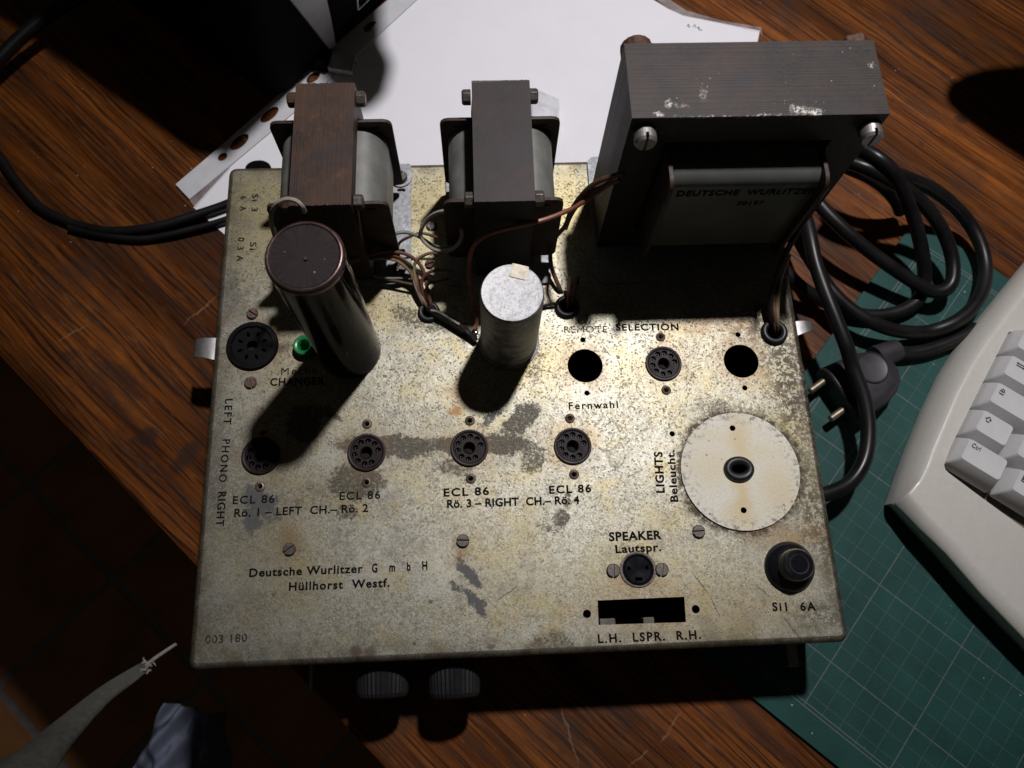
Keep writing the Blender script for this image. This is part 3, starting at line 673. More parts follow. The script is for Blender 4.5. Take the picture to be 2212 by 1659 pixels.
def build_tube_socket():
    """one noval socket as part with sub-parts; the others are copies of it"""
    r = 37.5 * PX
    root = MB()
    root.lathe([(r, -0.006), (r, 0.0003), (r * 1.06, 0.0003), (r * 1.10, 0.0006), (r * 1.08, 0.0012), (r * 0.985, 0.0014), (r * 0.90, 0.0009), (r * 0.90, -0.0060)], (0, 0, HZ), 40, None, False, False)
    ring = root.build('tube_socket', M['phenolic'], AMP, (0, 0, HZ), smooth=50)
    hs = [circle((0.0057 * cos(radians(-90 + 36 + 18 + 36 * k)), 0.0057 * sin(radians(-90 + 36 + 18 + 36 * k))), 0.00142, 14) for k in range(9)]
    hs.append(circle((0, 0), 0.0027, 20))
    sheet('socket_face', circle((0, 0), r * 0.895, 36), hs, HZ + 0.0007, 0.0012, M['phenolic_grey'], ring, (0, 0, HZ))
    MB().lathe([(r * 0.89, -0.0042), (r * 0.89, -0.0036)], (0, 0, HZ), 24).build('socket_bottom', M['hole'], ring, (0, 0, HZ))
    MB().lathe([(0.00265, -0.004), (0.00265, 0.0010), (0.0029, 0.0013), (0.0031, 0.0009), (0.0031, 0.0006)], (0, 0, HZ), 24, None, False, False).build('centre_sleeve', M['dark_brass'], ring, (0, 0, HZ), smooth=60)
    mm = None
    for k in range(9):
        a = radians(-90 + 36 + 18 + 36 * k)
        c = V((0.0057 * cos(a), 0.0057 * sin(a), HZ))
        if mm is None:
            mm = MB().lathe([(0.0009, -0.0032), (0.0009, -0.0010), (0.00055, -0.0010), (0.00055, -0.0030)], (0, 0, HZ), 10, None, False, False).build('contact', M['dark_steel'], ring, (0, 0, HZ))
            t = mm
        else:
            t = mm.copy(); COL.objects.link(t)
        t.location = c - V((0, 0, HZ))
    kids = [o for o in COL.objects if o.parent == ring]
    first = True
    for (x, y), rot in zip(TUBES, (44, 46, 48, 50, 44)):
        p = pl(x, y)
        if first: t = ring; first = False
        else:
            t = ring.copy(); COL.objects.link(t); t.parent = AMP
            for k in kids:
                c = k.copy(); COL.objects.link(c); c.parent = t
        t.location = V((p.x, p.y, HZ)) - V(ORI['amplifier']); t.rotation_euler = (0, 0, radians(rot))
    rv = None
    for i, (x, y) in enumerate(RIVETS):
        p = pl(x, y)
        if rv is None:
            rv = MB().lathe([(0.00115, -0.003), (0.00115, 0.0005), (0.0015, 0.0009), (0.0023, 0.0006), (0.0025, 0.0002)], (0, 0, HZ), 20, None, False, False)  .build('rivet', M['rivet'], AMP, (0, 0, HZ), smooth=60)
            t = rv
        else:
            t = rv.copy(); COL.objects.link(t)
        t.location = V((p.x, p.y, HZ)) - V(ORI['amplifier'])

def build_fittings():
    # big round eight way socket
    p = pl(546, 748); R = 58 * PX
    b = MB().lathe([(R, 0.0002), (R, 0.0010), (R * 0.96, 0.0018), (R * 0.80, 0.0020), (R * 0.77, 0.0008)], (p.x, p.y, HZ), 48, None, False, False).build('round_socket', M['socket_black'], AMP, (p.x, p.y, HZ), smooth=50)
    hs = []
    for k in range(8):
        a = radians(22 + 45 * k); q = (p.x + R * 0.50 * cos(a), p.y + R * 0.50 * sin(a)); hs.append(circle(q, 0.0014, 12, 0.0008, a))
    hs.append(circle((p.x, p.y), 0.0027, 20))
    sheet('socket_face', circle((p.x, p.y), R * 0.772, 40), hs, HZ + 0.0009, 0.002, M['socket_black'], b, (p.x, p.y, HZ))
    MB().lathe([(R * 0.8, -0.0042), (R * 0.8, -0.0036)], (p.x, p.y, HZ), 24).build('socket_bottom', M['hole'], b, (p.x, p.y, HZ))
    for k in range(4):
        a = radians(90 * k + 90); q = (p.x + R * 0.80 * cos(a), p.y + R * 0.80 * sin(a))
        MB().lathe([(0.0007, 0.0016), (0.0007, 0.0022)], (q[0], q[1], HZ), 10).build('moulded_dot', M['socket_black'], b, (p.x, p.y, HZ))
    # green sleeve socket standing proud
    p = pl(656, 745, 0.0050)
    r = 25.5 * PX / 1.05
    MB().lathe([(r * 0.82, 0), (r * 0.82, 0.0030), (r, 0.0032), (r, 0.0046), (r * 0.92, 0.0052), (r * 0.62, 0.0052), (r * 0.52, 0.0047), (r * 0.50, -0.006)], (p.x, p.y, HZ), 36, None, False, False).build('green_socket', M['green'], AMP, (p.x, p.y, HZ), smooth=50)
    # round cream disc covering a large opening, with an oval grommet
    c = pl(1598, 1017); R = 129.5 * PX
    hs = [circle((q.x, q.y), 6.6 * PX, 16) for q in (pl(1581, 926), pl(1605, 1103))]
    q = pl(1594, 1015); hs.append(circle((q.x, q.y), 26 * PX, 28, 20 * PX))
    disc = sheet('cover_disc', circle((c.x, c.y), R, 72), hs, HZ + 0.0011, 0.0009, M['cover'], AMP, A0, bevel=0.0003)
    rings = []
    for i in range(36):
        t = 2 * pi * i / 36; ring = []
        for k in range(12):
            u = 2 * pi * k / 12; w = 0.0019
            rx, ry = 25.5 * PX + w * cos(u) * .95, 20.5 * PX + w * cos(u) * .95
            if cos(u) < 0: rx, ry = 25.5 * PX + w * cos(u) * 1.2, 20.5 * PX + w * cos(u) * 1.45
            ring.append(V((q.x + rx * cos(t), q.y + ry * sin(t), HZ + 0.0016 + 0.0021 * sin(u))))
        rings.append(ring)
    rings.append(rings[0])
    MB().loft(rings, False, False).build('oval_grommet', M['rubber'], AMP, smooth=True)
    # screws in the plate
    for x, y, r, a, m in ((545, 677, 13, -35, 'pink_brass'), (541, 826, 13.5, -72, 'pink_brass'), (625, 1186, 13, 35, 'steel'), (1000, 1168, 13.5, -4, 'steel'), (1510, 1148, 13.5, 2, 'steel'),
                          (1325, 1232, 14, 88, 'steel'), (1430, 1230, 14, 80, 'steel'), (932, 487, 12, 80, 'steel'), (928, 570, 11, 20, 'rust_steel')):
        screw(x, y, r, a, M[m])
    # loudspeaker socket: three pole, on a thin eyelet plate
    p = pl(1378, 1230); R = 33 * PX
    sheet('socket_flange', circle((p.x, p.y), R * 1.16, 36, R * 1.10), [circle((p.x, p.y), R * 1.0, 36)], HZ + 0.0008, 0.0007, M['steel'], AMP)
    b = MB().lathe([(R * 0.99, -0.004), (R * 0.99, 0.0010), (R * 0.90, 0.0016), (R * 0.84, 0.0010), (R * 0.80, 0.0002)], (p.x, p.y, HZ), 36, None, False, False).build('speaker_socket', M['bakelite'], AMP, (p.x, p.y, HZ), smooth=50)
    hs = [circle((p.x + R * 0.58 * cos(a), p.y + R * 0.58 * sin(a)), 0.0009, 12) for a in (radians(8), radians(172))]
    hs.append([(p.x - 0.0017, p.y - 0.0052), (p.x + 0.0017, p.y - 0.0052), (p.x + 0.0017, p.y - 0.0036), (p.x - 0.0017, p.y - 0.0036)])
    sheet('socket_face', circle((p.x, p.y), R * 0.83, 30), hs, HZ + 0.0005, 0.0016, M['bakelite'], b, (p.x, p.y, HZ))
    MB().lathe([(R * 0.85, -0.0042), (R * 0.85, -0.0036)], (p.x, p.y, HZ), 20).build('socket_bottom', M['hole'], b, (p.x, p.y, HZ))
    # fuse holder
    p = pl(1704, 1224); R = 52 * PX
    b = MB().lathe([(R, 0.0002), (R, 0.0016), (R * 0.965, 0.0026), (R * 0.78, 0.0050), (R * 0.66, 0.0056), (R * 0.64, 0.0062), (R * 0.62, 0.0112), (R * 0.56, 0.0128), (R * 0.40, 0.0130)], (p.x, p.y, HZ), 56, None, False, True).build('fuse_holder', M['bakelite'], AMP, (p.x, p.y, HZ), smooth=45)
    MB().lathe([(R * 0.40, 0.0128), (R * 0.38, 0.0134), (R * 0.34, 0.0131), (R * 0.32, 0.0122)], (p.x, p.y, HZ), 40, None, False, True).build('fuse_cap', M['fuse_grey'], b, (p.x, p.y, HZ), smooth=50)
    # rubber grommets
    for x, y, rpx in GROMMETS:
        p = pl(x, y, 0.002); R = rpx * PX * 0.80; w = rpx * PX * 0.27; rings = []
        for i in range(32):
            t = 2 * pi * i / 32
            rings.append([V((p.x + (R + w * cos(u)) * cos(t), p.y + (R + w * cos(u)) * sin(t), HZ + 0.0008 + w * 1.15 * sin(u))) for u in (2 * pi * k / 12 for k in range(12))])
        rings.append(rings[0])
        MB().loft(rings, False, False).build('grommet', M['rubber'], AMP, smooth=True)
        MB().lathe([(R * 0.9, -0.0115), (R * 0.9, -0.011)], (p.x, p.y, HZ), 20).build('grommet_shade', M['hole'], AMP) if False else None
build_case()
build_tube_socket()
build_fittings()

# ------------------------------------------------------------------ transformers
def core_mesh(x0, x1, y0, y1, z0, z1, axis, n, yoke, leg, bulge=0.0, jit=0.00012):
    """a stack of thin iron frames; axis is the stacking direction"""
    m = MB()
    lo, hi = (x0, x1) if axis == 'x' else (y0, y1)
    ym = (lo + hi) / 2
    for i in range(n):
        a = lo + (hi - lo) * i / n; b = a + (hi - lo) / n * 0.93
        if bulge:
            pass
        j = [random.uniform(-jit, jit) for _ in range(4)]
        P0, P1 = (y0 + j[0], y1 + j[1]) if axis == 'x' else (x0 + j[0], x1 + j[1])
        Z0, Z1 = z0, z1 + j[3]
        for (p0, p1, q0, q1) in ((P0, P1, Z1 - yoke, Z1), (P0, P1, Z0, Z0 + yoke), (P0, P0 + leg, Z0 + yoke, Z1 - yoke), (P1 - leg, P1, Z0 + yoke, Z1 - yoke)):
            if axis == 'x': m.box((a, p0, q0), (b, p1, q1))
            else: m.box((p0, a, q0), (p1, b, q1))
    if bulge and axis == 'x':
        c = (lo + hi) / 2
        for v in m.v:
            t = (v.y - y0) / (y1 - y0)
            v.x += (v.x - c) * bulge * sin(pi * min(max(t, 0), 1)) + 0.0006 * sin(7 * t)
    # dark filling a hair inside the sheets so that no light passes between them
    e = 0.0006
    for (p0, p1, q0, q1) in (((y0, y1) if axis == 'x' else (x0, x1)) + (z1 - yoke, z1), ((y0, y1) if axis == 'x' else (x0, x1)) + (z0, z0 + yoke)):
        if axis == 'x': m.box((lo + e, p0 + e, q0 + e), (hi - e, p1 - e, q1 - e))
        else: m.box((p0 + e, lo + e, q0 + e), (p1 - e, hi - e, q1 - e))
    return m

def hexnut(c, axis, r, h, n=6, rot=0.2):
    m = MB(); c = V(c); rings = []
    for t, k in ((0, 1.0), (0.8, 1.0), (1.0, 0.82)):
        ring = []
        for i in range(n):
            a = rot + 2 * pi * i / n; p, q = r * k * cos(a), r * k * sin(a)
            ring.append(c + (V((h * t, p, q)) if axis == 'x' else V((p, h * t, q))))
        rings.append(ring)
    return m.loft(rings)

def output_transformer(cx, rust, name='output_transformer'):
    x0, x1, y0, y1, z0, z1 = cx - 0.0133, cx + 0.0133, 0.1878, 0.2508, HZ + 0.0022, HZ + 0.0758
    T = empty(name, (cx, 0.2193, HZ), AMP)
    core_mesh(x0, x1, y0, y1, z0, z1, 'x', 52, 0.0100, 0.0100, 0.085 if rust else 0.012, 0.00018 if rust else 0.00009).build('iron_core', M['rust_core' if rust else 'grey_core'], T)
    ya, yb = y0 + 0.0098, y1 - 0.0098
    zt, zb = HZ + 0.0625, HZ + 0.0085
    def flange(y, w, dy):
        M2 = Matrix(((1, 0, 0, cx), (0, 0, 1, y), (0, 1, 0, 0), (0, 0, 0, 1)))
        out = rrect(-w, w, zb, zt, 0.0040, 3)
        hs = [rrect(-w + 0.0060, -w + 0.0102, zt - 0.0052, zt - 0.0038, 0.0006, 2), rrect(w - 0.0102, w - 0.0060, zt - 0.0052, zt - 0.0038, 0.0006, 2), rrect(x0 - cx - 0.0006, x1 - cx + 0.0006, HZ + 0.012, zt + 0.001, 0.0004, 1) if False else rrect(-0.008, -0.004, zb + 0.004, zb + 0.006, 0.0006, 2)]
        sheet('bobbin_flange', out, hs, dy, 0.0016, M['board'], T, M=M2)
    flange(yb, 0.0285, 0.0); flange(ya, 0.0275, 0.0)
    # the wound coil between the flanges
    prof = rrect(-0.0252, 0.0252, HZ + 0.0125, HZ + 0.0578, 0.0125, 7)
    rings = [[V((cx + p[0], y, p[1])) for p in prof] for y in (ya + 0.0009, yb - 0.0017)]
    MB().loft(rings).build('coil', M['coil'], T, smooth=35)
    # clamping bolts through the sheets
    for y, z in ((y1 - 0.0045, z1 - 0.0058), (y0 + 0.0045, z1 - 0.0058)):
        for s in (-1, 1):
            xx = cx + s * (0.0135 if not rust else 0.0136)
            hexnut((xx, y, z), 'x', 0.0036, s * 0.0042, 6, random.uniform(0, 1)).build('clamp_nut', M['steel' if s > 0 or not rust else 'rust_steel'], T, bevel=0.0003)
    # base plate with slots
    bx0, bx1 = cx - 0.0305, cx + 0.0320
    hs = []
    for yy in (0.2405, 0.2040):
        for s in (-1, 1):
            hs.append(rrect(cx + s * 0.0268 - 0.0022, cx + s * 0.0268 + 0.0022, yy - 0.0011, yy + 0.0011, 0.0010, 3))
    if rust:
        sheet('base_plate', rrect(bx0, bx1, 0.1850, 0.2570, 0.0015, 3), hs, HZ + 0.0020, 0.0016, M['zinc'], T, bevel=0.0003)
    else:
        bx0, bx1 = cx - 0.0285, cx + 0.0255
        sheet('base_plate', rrect(bx0, bx1, 0.1835, 0.2530, 0.0015, 3), [hs[1], hs[3]], HZ + 0.0020, 0.0016, M['zinc'], T, bevel=0.0003)
    return T
T1 = output_transformer(0.0675, True)
T2 = output_transformer(0.1470, False)
T1['label'] = 'rusty brown transformer at the left rear of the plate'
T2['label'] = 'dark grey transformer in the middle of the rear edge'
def washer_screw(x, y, r):
    p = pl(x, y, 0.003)
    MB().lathe([(r * 1.75, 0.0021), (r * 1.75, 0.0030), (r * 0.9, 0.0031)], (p.x, p.y, HZ), 28).build('washer', M['zinc'], AMP)
    screw(x, y, r / PX, 60, M['steel'], 0.0031, 0.0026)
washer_screw(865, 381, 0.0036); washer_screw(862, 579, 0.0036)

def mains_transformer():
    x0, x1, y0, y1, z0, z1 = 0.1978, 0.3030, 0.2037, 0.2402, HZ + 0.0022, HZ + 0.1100
    cx = (x0 + x1) / 2
    T = empty('mains_transformer', (cx, 0.2246, HZ), AMP)
    T['label'] = 'large transformer with grey iron block at the right rear'
    core_mesh(x0, x1, y0, y1, z0, z1, 'y', 74, 0.0170, 0.0170, 0.0, 0.00004).build('iron_core', M['big_core'], T, (0, 0, HZ))
    # coil former: two cheeks and the wound coil bulging out in front and behind
    xa, xb = x0 + 0.0205, x1 - 0.0178
    yc = (y0 + y1) / 2
    def cheek(x):
        M2 = Matrix(((0, 0, 1, x), (1, 0, 0, 0), (0, 1, 0, 0), (0, 0, 0, 1)))
        a = rrect(yc - 0.0365, yc + 0.0365, HZ + 0.020, HZ + 0.0880, 0.0050, 3)
        sheet('coil_cheek', a, [rrect(yc - 0.0325, yc - 0.031, HZ + 0.066, HZ + 0.071, 0.0005, 2)], 0.0, 0.0017, M['board'], T, M=M2)
    cheek(xa); cheek(xb)
    prof = rrect(-0.0322, 0.0322, HZ + 0.0225, HZ + 0.0862, 0.0075, 6)
    rings = [[V((x, yc + p[0], p[1])) for p in prof] for x in (xa + 0.0009, xb - 0.0009)]
    MB().loft(rings).build('coil', M['coil_dark'], T, smooth=35)
    # bolts through the block: slotted heads in front, nuts and a lug behind
    for x in (x0 + 0.0066, x1 - 0.0046):
        z = HZ + 0.1015
        m = MB(); r, h = 0.0047, 0.0066
        for s in (-1, 1):
            k0 = math.asin(0.14)
            arc = [(r * sin(t) * s, r * cos(t)) for t in (k0 + (pi - 2 * k0) * i / 14 for i in range(15))]
            n = 15
            rr = [[V((x + q[0], y0 - d, z + q[1])) for q in (arc if k == 0 else [(a * .84, b * .84) for a, b in arc])] for k, d in ((0, 0.0004), (0, h * 0.8), (1, h))]
            m.loft(rr)
        m.lathe([(r * .97, 0.0002), (r * .97, h * 0.55)], (x, y0, z), 24, Matrix.Rotation(pi / 2, 3, 'X'))
        m.build('bolt_head', M['bright_steel'], T)
        hexnut((x, y1 + 0.0002, z + 0.001), 'y', 0.0068, 0.0060, 16 if x < cx else 6, 0.3).build('bolt_nut', M['rust_steel'], T, bevel=0.0005)
    MB().tube([(x0 + 0.001, y0 + 0.004, HZ + 0.04), (x0 + 0.001, y0 + 0.002, HZ + 0.03)], 0.001, 8).build('solder_tag', M['steel'], T)
    sheet('base_plate', rrect(0.1965, 0.2990, 0.1826, 0.2592, 0.0040, 4), [], HZ + 0.0020, 0.0016, M['zinc'], T, bevel=0.0003)
    return T, (xa, xb, yc - 0.0322)
T3, T3X = mains_transformer()

# ------------------------------------------------------------------ capacitor cans
def can(name, base_px, top_px, h, R, mats, label):
    b = pl(*base_px); t = pl(*top_px, h); c = ((b.x + t.x) / 2, (b.y + t.y) / 2)
    return c
def build_cans():
    h = 0.1028
    b, t = pl(756, 756), pl(657, 551, h); c = V(((b.x + t.x) / 2, (b.y + t.y) / 2, HZ)); R = 0.0154
    A = empty('tall_capacitor', c, AMP); A['label'] = 'tall black capacitor tube with brown lid'
    MB().lathe([(R * 1.02, 0.0002), (R * 1.02, 0.003), (R * .985, 0.0045), (R * .985, h - 0.0042)], c, 48, None, True, False).build('tube_body', M['can_side'], A, c, smooth=40)
    MB().lathe([(R * .985, h - 0.0042), (R, h - 0.0036), (R, h - 0.0018), (R * .975, h - 0.0006), (R * .93, h), (R * .90, h - 0.0001)], c, 48, None, False, False).build('crimped_rim', M['rim'], A, c, smooth=60)
    MB().lathe([(R * .902, h - 0.0001), (R * .86, h - 0.0005), (R * 0.5, h - 0.0006), (0.0008, h - 0.0006)], c, 48, None, False, True).build('lid', M['lid'], A, c + V((0, 0, h)), smooth=30)
    MB().lathe([(0.0009, -0.0004), (0.0006, 0.0003)], c + V((0.0006, -0.0014, h)), 8).build('lacquer_drop', M['rim'], A, c)
    h = 0.0597
    b, t = pl(1101, 738), pl(1105, 631, h); c = V(((b.x + t.x) / 2, (b.y + t.y) / 2, HZ)); R = 0.01425
    A = empty('short_capacitor', c, AMP); A['label'] = 'short dull aluminium capacitor can'
    MB().lathe([(R * 1.08, 0.0002), (R * 1.08, 0.0012), (R * 1.0, 0.0016), (R, 0.0050), (R * .965, 0.0058), (R * .965, 0.0066), (R, 0.0074), (R, h - 0.0022), (R * .985, h - 0.0009), (R * .95, h), (R * .90, h - 0.0001), (0.001, h - 0.0001)], c, 56, None, True, True).build('can_body', M['can'], A, c, smooth=38)
    a = pl(1121, 587, h); 
    Mx = Matrix.Translation((a.x, a.y, 0)) @ Matrix.Rotation(radians(-16), 4, 'Z')
    MB().prism(rrect(-0.0038, 0.0038, -0.0033, 0.0033, 0.0003, 1), HZ + h + 0.00005, HZ + h + 0.0003, Mx).build('paper_tab', simple('yellowed_paper_tab', (0.62, 0.55, 0.42), 0.5, 0.1, 0.4, 250), A, c)
build_cans()

# ------------------------------------------------------------------ wires
def wire(name, pts, r, mat, parent=AMP, label=None, f=None, n=8):
    P = []
    for q in pts:
        x, y, h = q
        if f: x, y = f(x, y)
        P.append(pl(x, y, h))
    return MB().tube(P, r * 1.15, n).build(name, M[mat], parent, smooth=True, label=label)
fa = crop(880, 440, 6.144); fb = crop(880, 650, 6.144); fc = crop(1380, 380, 6.144); fd = crop(1000, 500, 3.16); fe = crop(1900, 400, 3.16); ff = crop(560, 400, 5.53)
wire('wire', [(2040, 720, .046), (1930, 640, .047), (1750, 635, .046), (1560, 590, .043), (1390, 625, .038), (1250, 725, .032), (1165, 880, .026), (1160, 990, .022), (1240, 1100, .020), (1360, 1185, .020), (1500, 1215, .022), (1650, 1180, .026), (1755, 1080, .031), (1800, 950, .035), (1775, 840, .038), (1765, 790, .039)], 0.00085, 'w_grey', f=fa)
wire('wire', [(690, 1300, .016), (645, 1200, .019), (660, 1060, .022), (740, 955, .024), (900, 920, .024), (1080, 965, .022), (1220, 1045, .020), (1360, 1130, .019), (1500, 1160, .020), (1640, 1130, .022)], 0.00080, 'w_green', f=fa)
wire('wire', [(60, 1380, .026), (180, 1330, .026), (330, 1280, .025), (600, 1225, .022), (850, 1240, .018), (1020, 1310, .015), (1140, 1420, .012), (1210, 1560, .009), (1260, 1800, .006), (1310, 2040, .003), (1290, 2190, -.008)], 0.00080, 'w_darkred', f=fa)
wire('wire', [(1440, 1240, .020), (1280, 1250, .018), (1140, 1320, .015), (1060, 1430, .012), (1060, 1600, .010), (1120, 1830, .006), (1230, 2050, .003), (1260, 2200, -.008)], 0.00072, 'w_tan', f=fa)
wire('wire', [(1650, 1530, .016), (1420, 1510, .014), (1280, 1550, .012), (1190, 1640, .010), (1170, 1760, .008), (1210, 1950, .004), (1280, 2120, -.002), (1290, 2210, -.009)], 0.00075, 'w_darkred', f=fa)
wire('wire', [(790, 1190, .008), (830, 1080, .013), (960, 1000, .016), (1140, 935, .017), (1300, 960, .016), (1430, 1010, .014)], 0.00065, 'w_brown', f=fa)
wire('wire', [(560, 1310, .016), (720, 1310, .016), (880, 1360, .014), (1000, 1450, .012), (1080, 1580, .009), (1140, 1760, .006), (1220, 1980, .003), (1270, 2200, -.009)], 0.00085, 'w_black', f=fa)
wire('wire', [(680, 1280, .014), (800, 1350, .012), (930, 1450, .010), (1030, 1580, .008), (1080, 1760, .006), (1160, 1960, .003), (1250, 2190, -.009)], 0.00085, 'w_black', f=fa)
wire('wire', [(420, 310, .008), (620, 345, .007), (850, 345, .006), (980, 310, .006), (1040, 260, .007)], 0.0006, 'w_green', f=fb)
wire('wire', [(560, 355, .006), (760, 390, .006), (1000, 440, .006), (1120, 470, .006), (1190, 600, .004)], 0.00065, 'w_brown', f=fb)
wire('wire', [(1600, 350, .010), (1420, 400, .009), (1300, 420, .009), (1240, 520, .007), (1260, 700, .003), (1290, 860, -.006)], 0.0006, 'w_brown', f=fb)
for k in range(6):
    dx, dy = random.uniform(-60, 60), random.uniform(-40, 40)
    wire('wire', [(300 + dx, 1330 + dy, .020), (560 + dx, 1290 + dy, .020), (800 + dx * .8, 1330 + dy, .016), (970 + dx * .7, 1460 + dy, .012), (1060 + dx * .6, 1640, .009), (1110 + dx * .5, 1840, .006), (1200 + dx * .3, 2040, .003), (1270, 2200, -.009)], 0.00062, ('w_brown', 'w_darkred', 'w_tan', 'w_green', 'w_brown', 'w_grey')[k], f=fa)
# black sleeve lying from the grommet to the short can, with a tinned joint
wire('wire_sleeve', [(1290, 830, .001), (1400, 900, .003), (1560, 980, .0034), (1720, 1080, .0034), (1850, 1170, .003)], 0.0020, 'w_black', f=fb)
wire('wire', [(1320, 850, .004), (1450, 880, .0062), (1620, 985, .0062), (1760, 1070, .006)], 0.0006, 'w_grey', f=fb)
for x, y, r in ((1870, 1140, .0013), (2020, 1200, .0012), (1920, 1230, .0012)):
    p = pl(*fb(x, y), .003)
    MB().lathe([(r * .4, -r), (r, -r * .4), (r * .9, r * .5), (r * .3, r)], p, 10).build('solder_joint', M['solder'], AMP, smooth=True)
wire('wire', [(1780, 1100, .003), (1880, 1180, .004), (1960, 1260, .003), (2010, 1330, .002)], 0.0014, 'w_black', f=fb)
# red and brown leads from the large transformer
wire('wire', [(1337, 388, .079), (1319, 396, .075), (1301, 408, .070), (1264, 434, .063), (1229, 454, .059), (1174, 475, .0570), (1120, 487, .0570), (1061, 503, .0555), (1039, 515, .0520), (1025, 529, .0470), (1016, 552, .039), (1013, 592, .027), (1019, 635, .015), (1027, 668, .008), (1030, 697, .004), (1023, 711, .003)], 0.00095, 'w_red')
wire('wire', [(1250, 360, .083), (1100, 405, .080), (860, 490, .075), (660, 640, .067), (490, 850, .056), (400, 1020, .045), (330, 1200, .035), (190, 1370, .024), (110, 1600, .014), (130, 1850, .007), (260, 2180, .002), (330, 2330, -.01)], 0.00100, 'w_brown', f=fc)
wire('wire', [(1250, 400, .080), (1000, 520, .074), (700, 680, .066), (530, 870, .055), (420, 1050, .044), (350, 1230, .034)], 0.00080, 'w_brown', f=fc)
wire('wire', [(1480, 640, .008), (1460, 740, .007), (1430, 830, .004), (1415, 900, -.006)], 0.00070, 'w_brown', f=fd)
wire('wire', [(1410, 640, .010), (1400, 760, .007), (1395, 850, .003), (1395, 920, -.006)], 0.00075, 'w_darkred', f=fd)
wire('wire', [(1190, 880, .002), (1260, 862, .0025), (1330, 850, .003)], 0.0007, 'w_black', f=fd)
# leads from the right cheek of the large transformer to the right hand grommet
wire('wire', [(660, 160, .062), (560, 330, .055), (430, 540, .042), (310, 760, .028), (215, 980, .016), (180, 1180, .009), (200, 1340, .003), (215, 1460, -.010)], 0.00110, 'w_black', f=fe)
wire('wire', [(640, 230, .058), (520, 400, .049), (380, 600, .036), (270, 820, .023), (200, 1010, .014), (172, 1170, .009), (185, 1330, .003), (205, 1460, -.010)], 0.00085, 'w_black', f=fe)
wire('wire', [(330, 780, .024), (262, 960, .015), (236, 1150, .009), (232, 1330, .004), (232, 1450, -.010)], 0.00095, 'w_tan', f=fe)
wire('wire', [(600, 200, .058), (480, 440, .046), (330, 720, .028), (235, 960, .014), (205, 1140, .009), (208, 1350, .003), (215, 1460, -.010)], 0.00080, 'w_brown', f=fe)
# loop behind the tall capacitor and slack leads on the left transformer
wire('wire', [(760, 1100, .058), (722, 960, .066), (706, 840, .073), (735, 725, .079), (805, 640, .083), (920, 588, .085), (1050, 605, .085), (1140, 680, .083), (1180, 760, .078)], 0.00090, 'w_grey', f=ff)
wire('wire', [(240, 530, .044), (265, 680, .038), (330, 900, .030), (400, 1090, .020), (450, 1230, .012)], 0.0007, 'w_grey', f=fa)
for T, s in ((T2, 1),):
    for x, y, h in ((1775, 775, .040), (1790, 540, .050), (1975, 600, .048)):
        p = pl(*fa(x, y), h)
        MB().lathe([(0.0005, -0.0010), (0.0009, 0.0), (0.0007, 0.0010)], p, 8).build('solder_joint', M['solder'], AMP, smooth=True)

# ------------------------------------------------------------------ printed lettering
def text_mesh(txt, space, bold):
    cu = bpy.data.curves.new('lettering', 'FONT'); cu.body = txt; cu.size = 1.0; cu.space_character = space; cu.offset = 0.0 if 'M' in txt else bold + 0.008; cu.resolution_u = 3
    ob = bpy.data.objects.new('lettering', cu); COL.objects.link(ob)
    me = bpy.data.meshes.new_from_object(ob.evaluated_get(bpy.context.evaluated_depsgraph_get()))
    bpy.data.objects.remove(ob); bpy.data.curves.remove(cu); me.materials.clear()
    return me
_h = text_mesh('H', 1, 0.0); CAPH = max(v.co.y for v in _h.vertices); bpy.data.meshes.remove(_h)
def letter(txt, p0, p1, cap, mat, parent, z, space=1.0, bold=0.012, name='lettering', up=None):
    """lettering lying in the horizontal plane z (or the frame given by up), from world point p0 to p1 along its base line"""
    me = text_mesh(txt, space, bold); me.name = name
    xs = [v.co.x for v in me.vertices]; x0, x1 = min(xs), max(xs)
    d = (p1 - p0); L = d.length; d.normalize()
    n = V((-d.y, d.x, 0)) if up is None else up
    k = L / (x1 - x0)
    o = V(ORI[parent.name])
    for v in me.vertices:
        q = p0 + d * (v.co.x - x0) * k + n * v.co.y * (cap / CAPH)
        if up is None: q.z = z
        v.co = q - o
    me.materials.append(M[mat])
    ob = bpy.data.objects.new(name, me); COL.objects.link(ob)
    return hook(ob, parent, o)
z3 = crop(1000, 1000, 3.16); z2 = crop(450, 950, 3.16); z7 = crop(700, 1350, 2.765); z5 = crop(400, 400, 2.458); z7b = crop(1400, 600, 2.458)
z4b = crop(1500, 1000, 3.16); zs = crop(560, 400, 5.53); z8 = crop(1800, 1350, 2.765); zl = crop(1460, 1460, 5.027); z6 = crop(0, 1350, 2.765)
zt = HZ + 0.00018
def ptxt(txt, f, a, b, cap=0.0036, mat='ink', space=1.0, bold=0.016):
    return letter(txt, pl(*f(*a)), pl(*f(*b)), cap, mat, AMP, zt, space, bold)
ptxt('ECL 86', z3, (400, 823), (765, 809), .0037, 'ink_solid', 1.2, .020)
ptxt('Rö. 3 – RIGHT  CH.– Rö. 4', z3, (427, 914), (1490, 880), .0037, 'ink', 1.05, .024)
ptxt('ECL 86', z3, (1248, 801), (1585, 787), .0037, 'ink', 1.2, .020)
ptxt('Fernwahl', z3, (1405, 124), (1800, 112), .0036, 'ink', 1.25, .010)
ptxt('SPEAKER', z3, (1728, 1180), (2150, 1163), .0039, 'ink_solid', 1.1, .026)
ptxt('Lautspr.', z3, (1780, 1277), (2147, 1259), .0036, 'ink_solid', 1.1, .022)
ptxt('ECL 86', z2, (445, 1042), (780, 1030), .0037, 'ink', 1.2, .008)
ptxt('ECL 86', z2, (1302, 1009), (1630, 998), .0037, 'ink', 1.2, .010)
